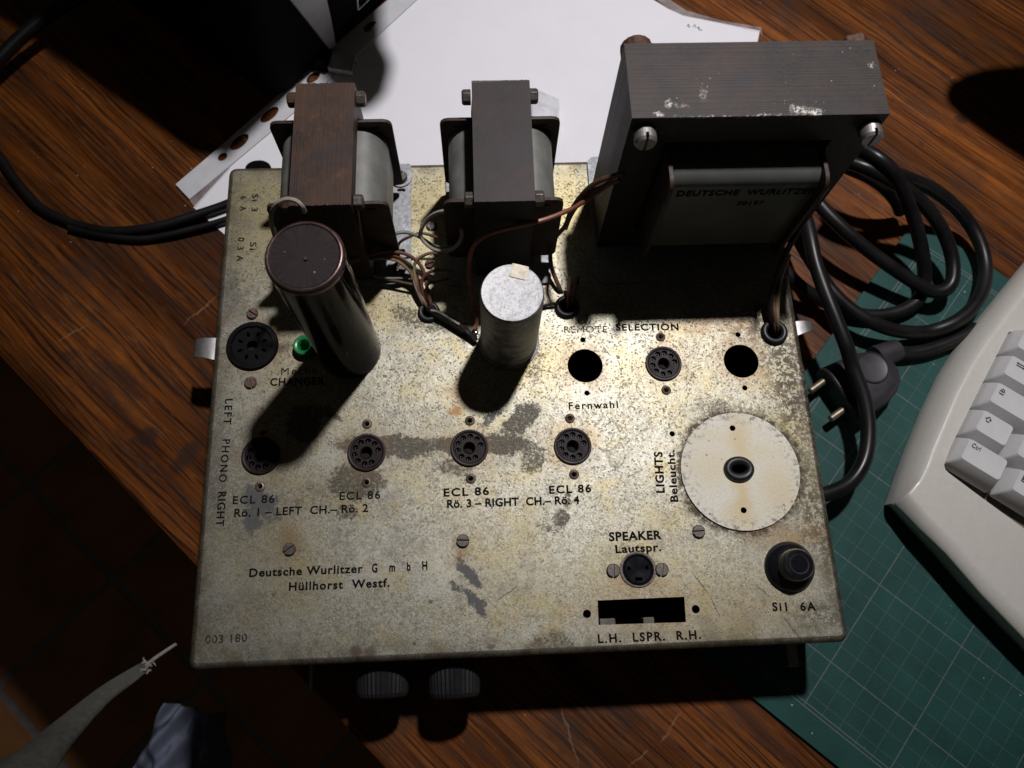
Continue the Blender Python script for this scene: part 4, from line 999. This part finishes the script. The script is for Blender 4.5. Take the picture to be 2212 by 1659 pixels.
ptxt('Rö. 1 – LEFT  CH.– Rö. 2', z2, (457, 1145), (1532, 1104), .0037, 'ink', 1.08, .014)
ptxt('Deutsche Wurlitzer', z2, (577, 1626), (1490, 1590), .0036, 'ink_solid', 1.12, .020)
ptxt('G m b H', z2, (1562, 1590), (2008, 1568), .0038, 'ink_solid', 2.1, .024)
ptxt('Hüllhorst  Westf.', z7, (92, 413), (800, 385), .0036, 'ink_solid', 1.15, .020)
ptxt('Mechn.', z5, (772, 1357), (1022, 1346), .0037, 'ink_solid', 1.25, .014)
ptxt('CHANGER', z5, (702, 1424), (1042, 1417), .0038, 'ink_solid', 1.1, .018)
ptxt('REMOTE', z7b, (80, 602), (350, 600), .0036, 'ink_faint', 1.1, .012)
ptxt('SELECTION', z7b, (402, 588), (795, 586), .0036, 'ink', 1.15, .018)
ptxt('LIGHTS', z4b, (592, 795), (572, 465), .0040, 'ink', 1.1, .024)
ptxt('Beleucht.', z4b, (700, 866), (668, 452), .0036, 'ink', 1.1, .020)
ptxt('LEFT', z2, (388, 200), (372, 405), .0036, 'ink_solid', 1.3, .010)
ptxt('PHONO', z2, (366, 524), (335, 866), .0036, 'ink', 1.3, .004)
ptxt('RIGHT', z2, (333, 945), (312, 1222), .0036, 'ink', 1.15, .012)
ptxt('Si 3', zs, (447, 515), (435, 755), .0033, 'ink', 1.3, .002)
ptxt('6  A', zs, (283, 545), (272, 752), .0033, 'ink', 1.3, .002)
ptxt('Si', zs, (418, 1190), (408, 1300), .0033, 'ink', 1.2, .002)
ptxt('0.3 A', zs, (248, 1125), (225, 1460), .0033, 'ink', 1.3, .004)
ptxt('Si1  6A', z8, (448, 556), (752, 552), .0037, 'ink_solid', 1.25, .018)
ptxt('L.H.  LSPR.  R.H.', zl, (296, 866), (1610, 812), .0037, 'ink_solid', 1.25, .020)
ptxt('003 180', z6, (1440, 785), (1735, 770), .0034, 'ink_faint', 1.1, .010)
# stamp on the winding of the large transformer (stands in its front face)
xa, xb, yf = T3X
letter('DEUTSCHE  WURLITZER', V((xa + 0.004, yf - 0.00025, HZ + 0.0738)), V((xb - 0.001, yf - 0.00025, HZ + 0.0738)), 0.0042, 'ink_solid', T3, 0, 1.1, .012, up=V((0, 0, 1)))
letter('30197', V((xa + 0.0335, yf - 0.00025, HZ + 0.0650)), V((xa + 0.0455, yf - 0.00025, HZ + 0.0650)), 0.0034, 'ink_solid', T3, 0, 1.1, .006, up=V((0, 0, 1)))

# ------------------------------------------------------------------ cutting mat, paper in its sleeve
def build_table_things():
    # cutting mat
    o = at(*z8(1185, 375), 0); ang = radians(-41.2)
    u = V((cos(ang), sin(ang), 0)); v = V((-sin(ang), cos(ang), 0))
    def loc(p): q = p - o; return q.dot(u), q.dot(v)
    u0 = (loc(at(1964, 485))[0] + loc(at(1826, 687))[0]) / 2
    v0 = (loc(at(1645, 1521))[1] + loc(at(1805, 1659))[1]) / 2
    v1 = (loc(at(1964, 485))[1] + loc(at(2164, 580))[1]) / 2
    M['mat'] = mat_cut_mat(ang, u0, v0, v1)
    R = Matrix.Translation(o) @ Matrix.Rotation(ang, 4, 'Z')
    m = MB().prism(rrect(u0, u0 + 0.60, v0, v1, 0.008, 5), 0.0, 0.0022, R)
    t = m.build('cutting_mat', M['mat'], None, o, bevel=0.0004)
    tag(t, 'green cutting mat with pale grid lines under keyboard and power cord', 'cutting mat')
    # clear sleeve with a punched strip, and the white paper in it
    P = [at(x, y) for x, y in ((419, 450), (498, 363), (585, 272), (690, 178), (790, 84), (900, -70), (1390, -70), (1407, 0), (1440, 20), (1475, 36), (1640, 69), (1634, 100), (1600, 420), (1000, 560), (640, 640), (480, 503))]
    t = sheet('paper', [(p.x, p.y) for p in P], [], 0.0011, 0.0008, M['paper'], None, at(900, 300))
    tag(t, 'blank white paper sheet lying behind the amplifier', 'paper')
    for pts in (((1484, 56), (1488, 52), (1487, 58), (1491, 57)), ((1497, 58), (1501, 53), (1503, 60)), ((1511, 61), (1507, 58), (1512, 65), (1517, 64))):
        MB().tube([at(x, y, 0.0013) for x, y in pts], 0.00022, 5, 3).build('pencil_mark', M['legend'], t)
    strip = [at(x, y) for x, y in ((382, 402), (412, 434), (505, 357), (640, 244), (740, 152), (840, 60), (905, 0), (872, -22), (800, 36), (700, 124), (600, 212), (490, 310))]
    hs = []
    d = (at(700, 124) - at(490, 310)); ha = math.atan2(d.y, d.x)
    for x, y, a, b in ((483, 343, 13, 10), (519, 311, 29, 15), (584, 252, 29, 14), (678, 172, 22, 12), (800, 62, 22, 12)):
        p = at(x, y); hs.append(circle((p.x, p.y), a / 3950, 20, b / 3950, ha))
    t = sheet('document_sleeve', [(p.x, p.y) for p in strip], hs, 0.0021, 0.0003, M['strip'], None, at(600, 230))
    tag(t, 'clear document sleeve with milky punched strip along its edge', 'document sleeve')
    film = [at(x, y) for x, y in ((412, 436), (424, 452), (500, 366), (498, 360))]
    sheet('sleeve_film', [(p.x, p.y) for p in film], [], 0.0024, 0.0002, M['film'], t)
    film = [at(x, y) for x, y in ((1405, -8), (1424, -12), (1482, 26), (1560, 48), (1643, 62), (1645, 80), (1641, 74), (1560, 55), (1475, 37), (1440, 21))]
    sheet('sleeve_film', [(p.x, p.y) for p in film], [], 0.0014, 0.0002, M['film'], t)
    # little clear box behind the middle transformer
    a = at(1150, 260, 0.002); b = at(1208, 215, 0.009)
    bx = MB(); out = [(a.x, a.y - 0.012), (b.x - 0.001, a.y - 0.012), (b.x, b.y - 0.001), (b.x - 0.013, b.y + 0.006), (a.x, b.y + 0.008)]
    inn = [(x * 0.94 + (a.x + b.x) / 2 * 0.06 - 0.0002, y * 0.94 + (a.y + b.y) / 2 * 0.06) for x, y in out]
    t = sheet('clear_box', out, [inn], 0.0110, 0.0098, M['clear'], None, (a.x, a.y, 0.0012))
    tag(t, 'small clear plastic box on the white paper behind the middle transformer', 'plastic box')
    sheet('box_lid', inn, [], 0.0100, 0.0004, M['film'], t)
    # black rounded corner of something flat behind the left rear corner
    a = at(560, 352, 0.003)
    t = MB().prism([(a.x - 0.011, a.y - 0.014), (a.x + 0.011, a.y - 0.014)] + [(a.x + 0.0075 * cos(q) * (1 if cos(q) > 0 else 1.1), a.y - 0.004 + 0.0055 * sin(q)) for q in (radians(20 + 140 * i / 8) for i in range(9))], 0.0012, 0.0042).build('black_clip', M['black'], None, (a.x, a.y, 0.001), bevel=0.0006)
    tag(t, 'black rounded plastic clip peeping out behind the left rear corner of the amplifier', 'clip')
build_table_things()

# ------------------------------------------------------------------ black device, USB plug, cables at the rear left
def build_rear():
    P0, P1 = at(722, 107), at(915, -85)
    d = (P1 - P0).normalized(); n = V((-d.y, d.x, 0))            # n points away from the viewer
    o = P0
    H = 0.150
    def q(s, t, z): return o + d * s + n * t + V((0, 0, z))
    L = 0.150; D = 0.16
    lean = 0.020
    B = empty('black_device', o + d * L / 2 + n * D / 2)
    tag(B, 'tall black device with grey strip and white framed badge at the upper edge', 'device')
    # body: rounded footprint, front leaning over the paper
    foot = rrect(-0.055, L, 0.0, D, 0.012, 4)
    rings = []
    for z, k in ((0.004, 0.0), (0.03, 0.004), (0.09, 0.010), (H - 0.008, lean), (H, lean - 0.006)):
        rings.append([q(x, y - (k if y < D / 2 else 0), z) for x, y in foot])
    MB().loft(rings).build('body', M['black'], B, smooth=35)
    def fr(s, z, out=0.0010):
        k = 0.0 if z < 0.004 else (0.004 * (z - 0.004) / 0.026 if z < 0.03 else (0.004 + 0.006 * (z - 0.03) / 0.06 if z < 0.09 else 0.010 + (lean - 0.010) * (z - 0.09) / (H - 0.098)))
        return q(s, -k - out, z)
    # added top outside the frame, outlined to throw the shadow on the paper
    zt_ = 0.180
    head = []
    for x, y in ((828, -60), (826, 28), (830, 97), (848, 130), (850, 152), (836, 204), (806, 236), (760, 238), (690, 150), (600, 40)):
        p = at(x, y); f = zt_ / LAMP.z
        head.append((p.x + (LAMP.x - p.x) * f, p.y + (LAMP.y - p.y) * f))
    MB().prism(head, zt_, zt_ + 0.012).build('added_shadow_top', M['black'], B, bevel=0.003)
    MB().prism([(q(x, y, 0).x, q(x, y, 0).y) for x, y in rrect(0.0, 0.06, 0.0, 0.06, 0.01, 3)], H - 0.002, zt_ + 0.002).build('added_neck', M['black'], B)  # added unseen post joining the shadow-casting top to the body
    m = MB(); rr = []
    for z in (0.006, 0.02, 0.035, 0.06, 0.09, 0.12, 0.14):
        w = 0.0035 + 0.16 * z * 0.5
        a_, b_ = -0.0050 - (z - .006) * .36, 0.0005 - (z - .006) * .06
        rr.append([fr(a_, z, -0.001), fr(a_, z, 0.0022), fr(b_, z, 0.0022), fr(b_, z, -0.001)])
    m.loft(rr).build('grey_strip', M['silver'], B, smooth=30)
    for i in range(26):
        s = 0.006 + i * 0.0046
        m = MB().loft([[fr(s, z, -0.0005), fr(s, z, 0.0012), fr(s + 0.0022, z, 0.0012), fr(s + 0.0022, z, -0.0005)] for z in (0.0045, 0.012)])
        m.build('grip_rib', M['black'], B)
    bx, bz = 0.0255, 0.0150
    fm = MB()
    for (s0, z0, s1, z1) in ((bx, bz, bx, bz + .03), (bx, bz, bx + .05, bz)):
        fm.loft([[fr(s0 - .0003, z0 - .0003, 0.0003), fr(s0 - .0003, z0 - .0003, 0.0012), fr(s0 + .0003, z0 + .0003, 0.0012), fr(s0 + .0003, z0 + .0003, 0.0003)], [fr(s1 - .0003, z1 - .0003, 0.0003), fr(s1 - .0003, z1 - .0003, 0.0012), fr(s1 + .0003, z1 + .0003, 0.0012), fr(s1 + .0003, z1 + .0003, 0.0003)]])
    fm.build('badge_frame', M['whiteprint'], B)
    # USB plug on the sleeve
    a = at(747, 136, 0.006); ang = radians(-12)
    Mx = Matrix.Translation((a.x, a.y, 0.0022)) @ Matrix.Rotation(ang, 4, 'Z')
    U = empty('usb_plug', (a.x, a.y, 0.0022)); tag(U, 'USB plug with bare steel shell beside the black device', 'usb plug')
    sh = MB()
    for lo_, hi_ in (((-0.0105, -0.0060, 0.0034), (0.0055, 0.0060, 0.0040)), ((-0.0105, -0.0060, 0.0), (0.0055, 0.0060, 0.0005)), ((-0.0105, -0.0060, 0.0005), (0.0055, -0.0055, 0.0034)), ((-0.0105, 0.0055, 0.0005), (0.0055, 0.0060, 0.0034))):
        sh.box(lo_, hi_, Mx)
    sh.build('shell', M['usb'], U)
    MB().box((-0.009, -0.0054, 0.0006), (0.0040, 0.0054, 0.0017), Mx).build('tongue', M['whiteprint'], U)
    MB().box((-0.034, -0.0075, -0.0004 + 0.0004), (-0.0106, 0.0075, 0.0062), Mx).build('plug_body', M['black'], U, bevel=0.0015)
    e = [Mx @ V((x, y, 0.0028)) for x, y in ((-0.034, 0), (-0.05, 0.002), (-0.075, 0.012), (-0.11, 0.03))]
    MB().tube(e, 0.0020, 10).build('lead', M['rubber'], U, smooth=True)
    # black cables on the left
    g = lambda a, b: (a * .34612, b * .34612)
    K = MB()
    K.tube([at(*g(x, y), h) for x, y, h in ((-260, 560, .006), (-130, 820, .004), (0, 985, .0033), (100, 1130, .003), (250, 1295, .003), (460, 1395, .003), (650, 1440, .0035), (820, 1438, .0040), (1000, 1410, .0045), (1200, 1350, .0046), (1420, 1275, .0046), (1620, 1180, .0046))], 0.0029, 12)
    K.tube([at(*g(x, y), h) for x, y, h in ((430, 1420, .003), (600, 1462, .003), (850, 1492, .003), (1020, 1472, .0035), (1200, 1430, .0040), (1420, 1368, .0042), (1640, 1270, .0042))], 0.0021, 10)
    K.tube([at(*g(x, y), h) for x, y, h in ((-300, 760, .010), (-140, 520, .012), (0, 365, .014), (130, 235, .016), (280, 110, .018), (440, 10, .020), (640, -90, .020))], 0.0042, 12)
    t = K.build('black_cable', M['cord'], None, at(250, 500), smooth=True)
    tag(t, 'thin black cable curving over the wood at the left side', 'cable')
build_rear()

# ------------------------------------------------------------------ power cord and plug
def build_cord():
    A = empty('power_cord', at(1900, 640))
    tag(A, 'thick black power cord in loose coils with two pin plug', 'power cord')
    g = crop(1900, 400, 3.16); h = z7b
    def path(rows, f=None): return [at(*(f or g)(x, y), z) for x, y, z in rows]
    R = 0.0040
    C = MB()
    C.tube(path([(860, -60, .050), (980, 30, .052), (1120, 105, .050), (1270, 165, .044), (1450, 240, .034), (1620, 360, .024), (1760, 510, .015), (1860, 690, .0120), (1903, 880, .0110), (1880, 1060, .0130), (1790, 1215, .0150), (1640, 1330, .0150), (1450, 1395, .0125), (1270, 1400, .0150), (1100, 1365, .0170), (930, 1290, .0190), (770, 1175, .0200), (640, 1035, .0210), (540, 880, .0215), (440, 720, .022), (360, 560, .020)]), R, 14)
    C.tube(path([(300, 300, .030), (390, 380, .034), (455, 480, .038), (495, 640, .040), (540, 850, .0400), (610, 1060, .0400), (700, 1290, .0390), (790, 1520, .0365)]) + path([(1880, 820, .0310), (1950, 1010, .0280), (1978, 1200, .0260), (1955, 1390, .0250), (1870, 1530, .0250), (1740, 1600, .0260), (1600, 1630, .0270)], h), R, 14)
    C.tube(path([(480, 250, .030), (590, 400, .030), (740, 555, .0290), (930, 720, .0260), (1140, 875, .0220), (1330, 1000, .0185), (1470, 1072, .0165), (1580, 1062, .0170), (1640, 970, .0185), (1632, 790, .0215), (1560, 590, .027), (1430, 400, .036), (1290, 270, .044), (1120, 170, .050), (960, 90, .052), (820, 40, .05)]), R, 14)
    C.tube(path([(230, 830, .020), (330, 950, .0180), (440, 1050, .0145), (600, 1150, .0110), (800, 1235, .0085), (1000, 1270, .0075), (1200, 1240, .0075), (1355, 1150, .0085), (1410, 1010, .0110), (1405, 820, .0190), (1350, 560, .031), (1270, 330, .043), (1170, 130, .054), (1060, 20, .058), (930, -60, .056)]), R, 14)
    C.tube(path([(700, 30, .030), (820, 90, .034), (960, 150, .034), (1080, 230, .030), (1180, 340, .020), (1220, 430, .010)]), R, 12)
    C.tube(path([(1170, 1550, .0100), (1270, 1570, .0075), (1420, 1552, .0070), (1590, 1495, .0070), (1720, 1440, .0070), (1830, 1370, .0068)]), R, 14)
    C.build('cord', M['cord'], A, smooth=True)
    # plug: flat tapered body lying on the mat
    a, b = at(*h(1668, 842), .012), at(*h(1893, 1170), .012)
    e = (b - a); wid = e.length; e.normalize(); n = V((-e.y, e.x, 0))
    if n.x < 0: n = -n                                            # n: from the pins towards the cord
    c = (a + b) / 2; c.z = 0
    Pn = empty('plug', c, A)
    def q(s, t, z): return c + e * s + n * t + V((0, 0, z))
    half = wid / 2
    out = []
    rings = []
    for t, w, z0, z1 in ((0.0, half * 1.00, .0040, .0195), (0.0008, half * 1.03, .0030, .0205), (0.0030, half * 1.03, .0028, .0207), (0.010, half * 1.00, .0028, .0205), (0.021, half * 0.96, .0028, .0203), (0.030, half * 0.80, .0028, .0200), (0.0355, half * 0.58, .0032, .0188), (0.0385, half * 0.30, .0050, .0165)):
        r = min((z1 - z0) * .38, w * .5)
        rings.append([q(p[0], t, p[1]) for p in rrect(-w, w, z0, z1, r, 4)])
    MB().loft(rings).build('plug_body', M['plug'], Pn, smooth=35)
    cc = at(1884, 794, .0205)
    MB().lathe([(0.0094, -0.003), (0.0094, 0.0004), (0.0090, 0.0008), (0.0086, 0.0004), (0.0080, 0.0002), (0.001, 0.0002)], (cc.x, cc.y, .0205), 40).build('screw_cover', M['plug'], Pn, smooth=30)
    s0 = at(1890, 775, .012); s1 = at(*g(1190, 1545), .0110)
    MB().tube([s0, s0.lerp(s1, .5), s1], [0.0075, 0.0070, 0.0064], 14).build('bend_sleeve', M['plug'], Pn, smooth=True)
    for px in ((1722, 888, 1612, 968), (1858, 1056, 1738, 1142)):
        p0, p1 = at(*h(px[0], px[1]), .0115), at(*h(px[2], px[3]), .0115)
        dd = (p1 - p0).normalized()
        MB().tube([p0 - dd * .004, p0, p1 - dd * .0006, p1], [.0021, .0021, .0021, .0014], 14, 1, False).build('pin', M['pin'], Pn, smooth=40)
M['pin'] = simple('dull_brass_pin', (0.36, 0.30, 0.22), 0.4, 0.85, 0.25, 300)
build_cord()

# ------------------------------------------------------------------ keyboard
def build_keyboard():
    zb = crop(2240, 870, 6.144); zc = crop(2240, 1140, 6.144)
    T = 0.0250                                                    # height of the top face
    tab = at(*zb(1600, 590), .0235)
    U = V((0.802, -0.597, 0)); Vv = V((0.597, 0.802, 0))
    K = empty('keyboard', (tab.x + .03, tab.y - .02, 0.0022))
    tag(K, 'beige computer keyboard with pale grey keys at the right edge', 'keyboard')
    zk = crop(2240, 600, 6.144)
    outer = [at(*zc(140, 850), .0125), at(*zc(170, 720), .0112), at(*zc(240, 450), .0100), at(*zc(390, 0), .0088)] + [at(x, y, .0085) for x, y in (zb(640, 1040), zb(900, 500), zb(1210, 0), zk(2212, 430), (2300, 470), (2440, 300))]
    front = [at(*zc(190, 905), .0145), at(*zc(560, 1260), .0185), at(*zc(980, 1640), T - .004), at(*z8(1900, 437), T - .004), at(*z8(2212, 760), T - .004), at(2330, 1500, T - .004), at(2500, 1670, T - .004)]
    far = [V((front[-1].x + .15, front[-1].y + .12, .0085)), V((outer[-1].x + .12, outer[-1].y + .04, .0085))]
    ridge = [at(x, y, T) for x, y in (zc(420, 690), zc(600, 480), zc(720, 250), zc(810, 0), zb(1180, 800), zb(1420, 340), zb(1640, 0), zk(2212, 900), (2300, 550), (2440, 400))]
    fpx = [at(x + 24, y - 25, T - .0002) for x, y in (zc(260, 880), zc(560, 1225), zc(980, 1640), z8(1900, 437), z8(2212, 760), (2330, 1500), (2500, 1670))]
    bfr = [V((p.x + .0020, p.y + .0045, .003)) for p in front]
    bou = [V((p.x + .0010, p.y + .0006, .003)) for p in outer]
    # closed outlines, from the front end round the left corner and up the left side
    lowr = list(reversed(front)) + outer + [far[1], far[0]]
    ctop = list(reversed(fpx)) + ridge + [V((far[1].x, far[1].y, T)), V((far[0].x, far[0].y, T))]
    bot = list(reversed(bfr)) + bou + [V((far[1].x, far[1].y, .003)), V((far[0].x, far[0].y, .003))]
    cen = V((0.47, 0.09, 0))
    def well_pts():
        w = [at(x, y, T) for x, y in (zb(1900, -30), zb(1480, 800), zb(1075, 1610), zc(965, 250), zc(985, 320), zc(1040, 375), zc(1500, 720), zc(2212, 1240))]
        return w
    W_ = well_pts()
    dn = (W_[-1] - W_[-3]).normalized(); up_ = (W_[0] - W_[1]).normalized()
    wc = at(2183, 714, T)
    well = [W_[-1] + dn * .12, *reversed(W_), wc - V((.0012, .0008, 0)), wc + U * .002 + Vv * .0008, wc + U * .13]
    well = [(p.x, p.y) for p in well] 
    mid = Vv * 0.0
    # shell: skirt, sloping side, then the top face with the key well as a real opening
    low0 = lowr
    ctop = [V((p.x, p.y, T)) for p in ctop]
    ctop2 = [V((p.x + (cen.x - p.x) * .02, p.y + (cen.y - p.y) * .02, T)) for p in ctop]
    mb = MB(); mb.loft([bot, low0, *[[V((a.x + (b.x - a.x) * t, a.y + (b.y - a.y) * t, a.z + (b.z - a.z) * h)) for a, b in zip(low0, ctop)] for t, h in ((.12, .30), (.35, .62), (.65, .86), (.88, .975))], ctop, ctop2], True, False)
    mb.build('case', M['beige'], K, smooth=75)
    sheet('top_face', [(p.x, p.y) for p in ctop2], [well], T, 0.0022, M['beige'], K)
    sheet('key_well', well, [], T - 0.0085, 0.001, M['well'], K)
    sheet('well_lip', [(p[0] + (0), p[1]) for p in well], [[(p[0] + (cen.x - p[0]) * .008, p[1] + (cen.y - p[1]) * .008) for p in well]], T - 0.0021, 0.006, M['beige'], K)
    S1 = 0.01905
    def key(u, v, wu, name='key', hu=1.0):
        """u, v: lower left corner of its cell, in key units from the tab key's corner"""
        o = tab + U * (u * S1) + Vv * (v * S1); w, h = wu * S1 - .0009, hu * S1 - .0009
        zb0, zt0 = T - .0015, T + .0075
        def ring(dx0, dx1, dy0, dy1, z, r): return [V((o.x, o.y, z)) + U * p[0] + Vv * p[1] for p in rrect(dx0, w - dx1, dy0, h - dy1, r, 3)]
        rs = [ring(0, 0, 0, 0, zb0 - .003, .0012), ring(0, 0, 0, 0, zb0, .0012), ring(.0031, .0020, .0036, .0010, zt0 - .0012, .0016), ring(.0036, .0025, .0042, .0014, zt0 - .0002, .0016), ring(.0044, .0033, .0050, .0022, zt0 - .0003, .0014)]
        t = MB().loft(rs).build(name, M['key'], K, (o.x, o.y, zb0), smooth=42)
        return t, o, w, h, zt0
    def mark(kt, pts_list, r=.00022):
        t, o, w, h, z = kt
        m = MB()
        for pts in pts_list:
            m.tube([V((o.x, o.y, z + .00002)) + U * (.0045 + p[0] * .001) + Vv * (h - .0030 - p[1] * .001) for p in pts], r, 6, 1, False)
        return m.build('legend', M['legend'], t)
    def ktext(kt, s, cap):
        t, o, w, h, z = kt
        p0 = V((o.x, o.y, 0)) + U * .0056 + Vv * (h - .0028 - cap)
        letter(s, p0, p0 + U * (cap * 2.05), cap, 'ink_key', t, z + .0001, 1.0, .0, name='legend', up=Vv.copy())
        for ch in t.children:
            if ch.name.startswith('legend'):
                for vv in ch.data.vertices: vv.co.z = z + .0002 - ORI[t.name].z
    M['ink_key'] = M['legend']
    k1 = key(0.0, 1, 1.0)
    for i in range(1, 4): key(0.0 + i, 1, 1.0)
    k2 = key(0.0, 0, 1.5); key(1.5, 0, 1); key(2.5, 0, 1)
    mark(k2, [[(3, 1.0), (7.5, 1.0)], [(3, .6), (3, 1.4)], [(3.8, .7), (3, 1.0), (3.8, 1.3)], [(3, 2.4), (7.5, 2.4)], [(7.5, 2.0), (7.5, 2.8)], [(6.7, 2.1), (7.5, 2.4), (6.7, 2.7)]])
    k3 = key(0.0, -1, 1.75); key(1.75, -1, 1); key(2.75, -1, 1)
    mark(k3, [[(1.6, 2.2), (4.0, 2.2), (4.0, 4.0), (1.6, 4.0), (1.6, 2.2)], [(2.0, 2.2), (2.0, 1.3), (2.4, .9), (3.2, .9), (3.6, 1.3), (3.6, 2.2)], [(2.8, 2.8), (2.8, 3.4)]])
    k4 = key(0.0, -2, 1.25); key(1.25, -2, 1); key(2.25, -2, 1); key(3.25, -2, 1)
    mark(k4, [[(2.8, .8), (1.2, 2.4), (2.1, 2.4), (2.1, 3.8), (3.5, 3.8), (3.5, 2.4), (4.4, 2.4), (2.8, .8)]])
    k5 = key(0.0, -3, 1.5); k6 = key(1.53, -3, 1.25); key(2.78, -3, 1.25); key(4.03, -3, 3)
    ktext(k5, 'Ctrl', .0024)
    mark(k6, [[(1.5, 1.0), (3, .8), (3, 2.2), (1.5, 2.3), (1.5, 1.0)], [(3.4, .7), (5.2, .5), (5.2, 2.1), (3.4, 2.2), (3.4, .7)], [(1.5, 2.8), (3, 2.7), (3, 4.1), (1.5, 4.0), (1.5, 2.8)], [(3.4, 2.7), (5.2, 2.6), (5.2, 4.3), (3.4, 4.2), (3.4, 2.7)]], .0003)
build_keyboard()

# ------------------------------------------------------------------ things at the rim of the picture
def build_rim():
    # added unseen slab past the right edge, outlined to shade the wood
    zt_ = 0.105; out = []
    for x, y in ((2040, 200), (2052, 178), (2085, 160), (2130, 147), (2300, 130), (2420, 160), (2420, 520), (2300, 410), (2200, 338), (2120, 284), (2070, 246), (2046, 222)):
        p = at(x, y); f = zt_ / LAMP.z
        out.append((p.x + (LAMP.x - p.x) * f, p.y + (LAMP.y - p.y) * f))
    e = at(2420, 330)
    T = empty('shadow_caster', e); tag(T, 'added unseen black slab outside the right edge, shaped to shade the wood', 'shadow caster')
    MB().prism(out, zt_, zt_ + 0.010).build('caster_slab', M['black'], T, bevel=0.002)
    MB().lathe([(0.020, 0.0), (0.020, 0.004), (0.006, 0.008), (0.006, zt_ + 0.001)], (out[5][0] - .01, out[5][1] - .04, 0), 24).build('caster_post', M['black'], T)  # added post under the shadow-casting slab
    # grey strap end with a white core, rising towards the viewer below the table edge
    P = [z6(1235, 790), z6(1090, 888), z6(1030, 940), z6(930, 1010), z6(720, 1150), z6(460, 1390), z6(230, 1600), z6(60, 1760)]
    Z = [-.060, -.062, -.063, -.062, -.050, -.030, -.006, .010]
    S_ = empty('strap', at(*P[3], Z[3])); tag(S_, 'frayed end of a grey cloth strap with a white core at lower left', 'strap')
    MB().tube([at(*P[0], Z[0]), at(*P[1], Z[1]), at(*P[2], Z[2])], [.0010, .0012, .0014], 10).build('white_core', M['frayed'], S_, smooth=True)
    rings = []
    W_ = [.0035, .0048, .0062, .0100, .0150, .0180, .0190]
    pts = [at(*p, z) for p, z in zip(P[2:], Z[2:])]
    def dense(a, k=6):
        o = []
        for i in range(len(a) - 1):
            p0, p1, p2, p3 = a[max(i - 1, 0)], a[i], a[i + 1], a[min(i + 2, len(a) - 1)]
            for j in range(k):
                t = j / k; o.append(0.5 * ((2 * p1) + (p2 - p0) * t + (2 * p0 - 5 * p1 + 4 * p2 - p3) * t * t + (3 * p1 - p0 - 3 * p2 + p3) * t ** 3))
        return o + [a[-1]]
    pts = dense(pts); W_ = dense([w * .86 for w in W_])
    for i, p in enumerate(pts):
        tdir = (pts[min(i + 1, len(pts) - 1)] - pts[max(i - 1, 0)]).normalized(); side = tdir.cross(V((0, 0, 1))).normalized(); upv = side.cross(tdir)
        w = W_[i]
        rings.append([p + side * w * cos(a) * (1 + .03 * sin(3 * a + i * .4)) + upv * w * (.34 * sin(a) + .10 * cos(2 * a + i * .12)) for a in (2 * pi * k / 18 for k in range(18))])
    MB().loft(rings).build('strap_body', M['strap'], S_, smooth=True)
    fr = MB()
    for k in range(14):
        a = at(*P[2], Z[2]) + V((random.uniform(-.003, .003), random.uniform(-.003, .003), random.uniform(-.001, .002)))
        b = a + V((random.uniform(-.002, .004), random.uniform(-.003, .004), random.uniform(-.002, .002)))
        fr.tube([a, a.lerp(b, .5) + V((random.uniform(-.001, .001), random.uniform(-.001, .001), 0)), b], [.0007, .0006, .0003], 5, 3)
    fr.build('frayed_threads', M['frayed'], S_)['kind'] = 'stuff'
    # pale blue cloth below the table edge
    ul = [z6(1130, 1450), z6(1160, 1260), z6(1220, 1180), z6(1480, 1310)]
    z = -.170
    n_, m_ = 64, 56
    A, B, C, D = at(*z6(1165, 1190), z), at(*z6(1490, 1290), z), at(*z6(1490, 1900), z - .02), at(*z6(700, 1900), z + .01)
    vs, fs = [], []
    for j in range(m_ + 1):
        for i in range(n_ + 1):
            s, t = i / n_, j / m_
            left = A.lerp(D, t); right = B.lerp(C, t)
            p = left.lerp(right, s)
            p = p + V((0, 0, .010 * sin(7.5 * s - 4.2 * t + .8) * (0.4 + t) + .004 * sin(19 * s + 9 * t) + .0016 * sin(23 * s - 13 * t + 2 * sin(5 * t)) - .05 * max(0, s - .93) * 10 - .04 * max(0, .06 - s) * 12))
            vs.append(p)
    for j in range(m_):
        for i in range(n_):
            a = j * (n_ + 1) + i; fs.append((a, a + 1, a + n_ + 2, a + n_ + 1))
    vs2 = [p - V((0, 0, .0025)) for p in vs]; k = len(vs)
    mb = MB(); mb.add(vs + vs2, fs + [tuple(k + q for q in reversed(f)) for f in fs])
    t = mb.build('cloth', M['cloth'], None, at(430, 1600, z), smooth=True)
    tag(t, 'pale blue cloth in soft folds below the table edge', 'cloth')
M['matt'] = simple('dull_black_fabric', (0.006, 0.006, 0.006), 0.9, 0, 0.3, 300, spec=0.1)
build_rim()
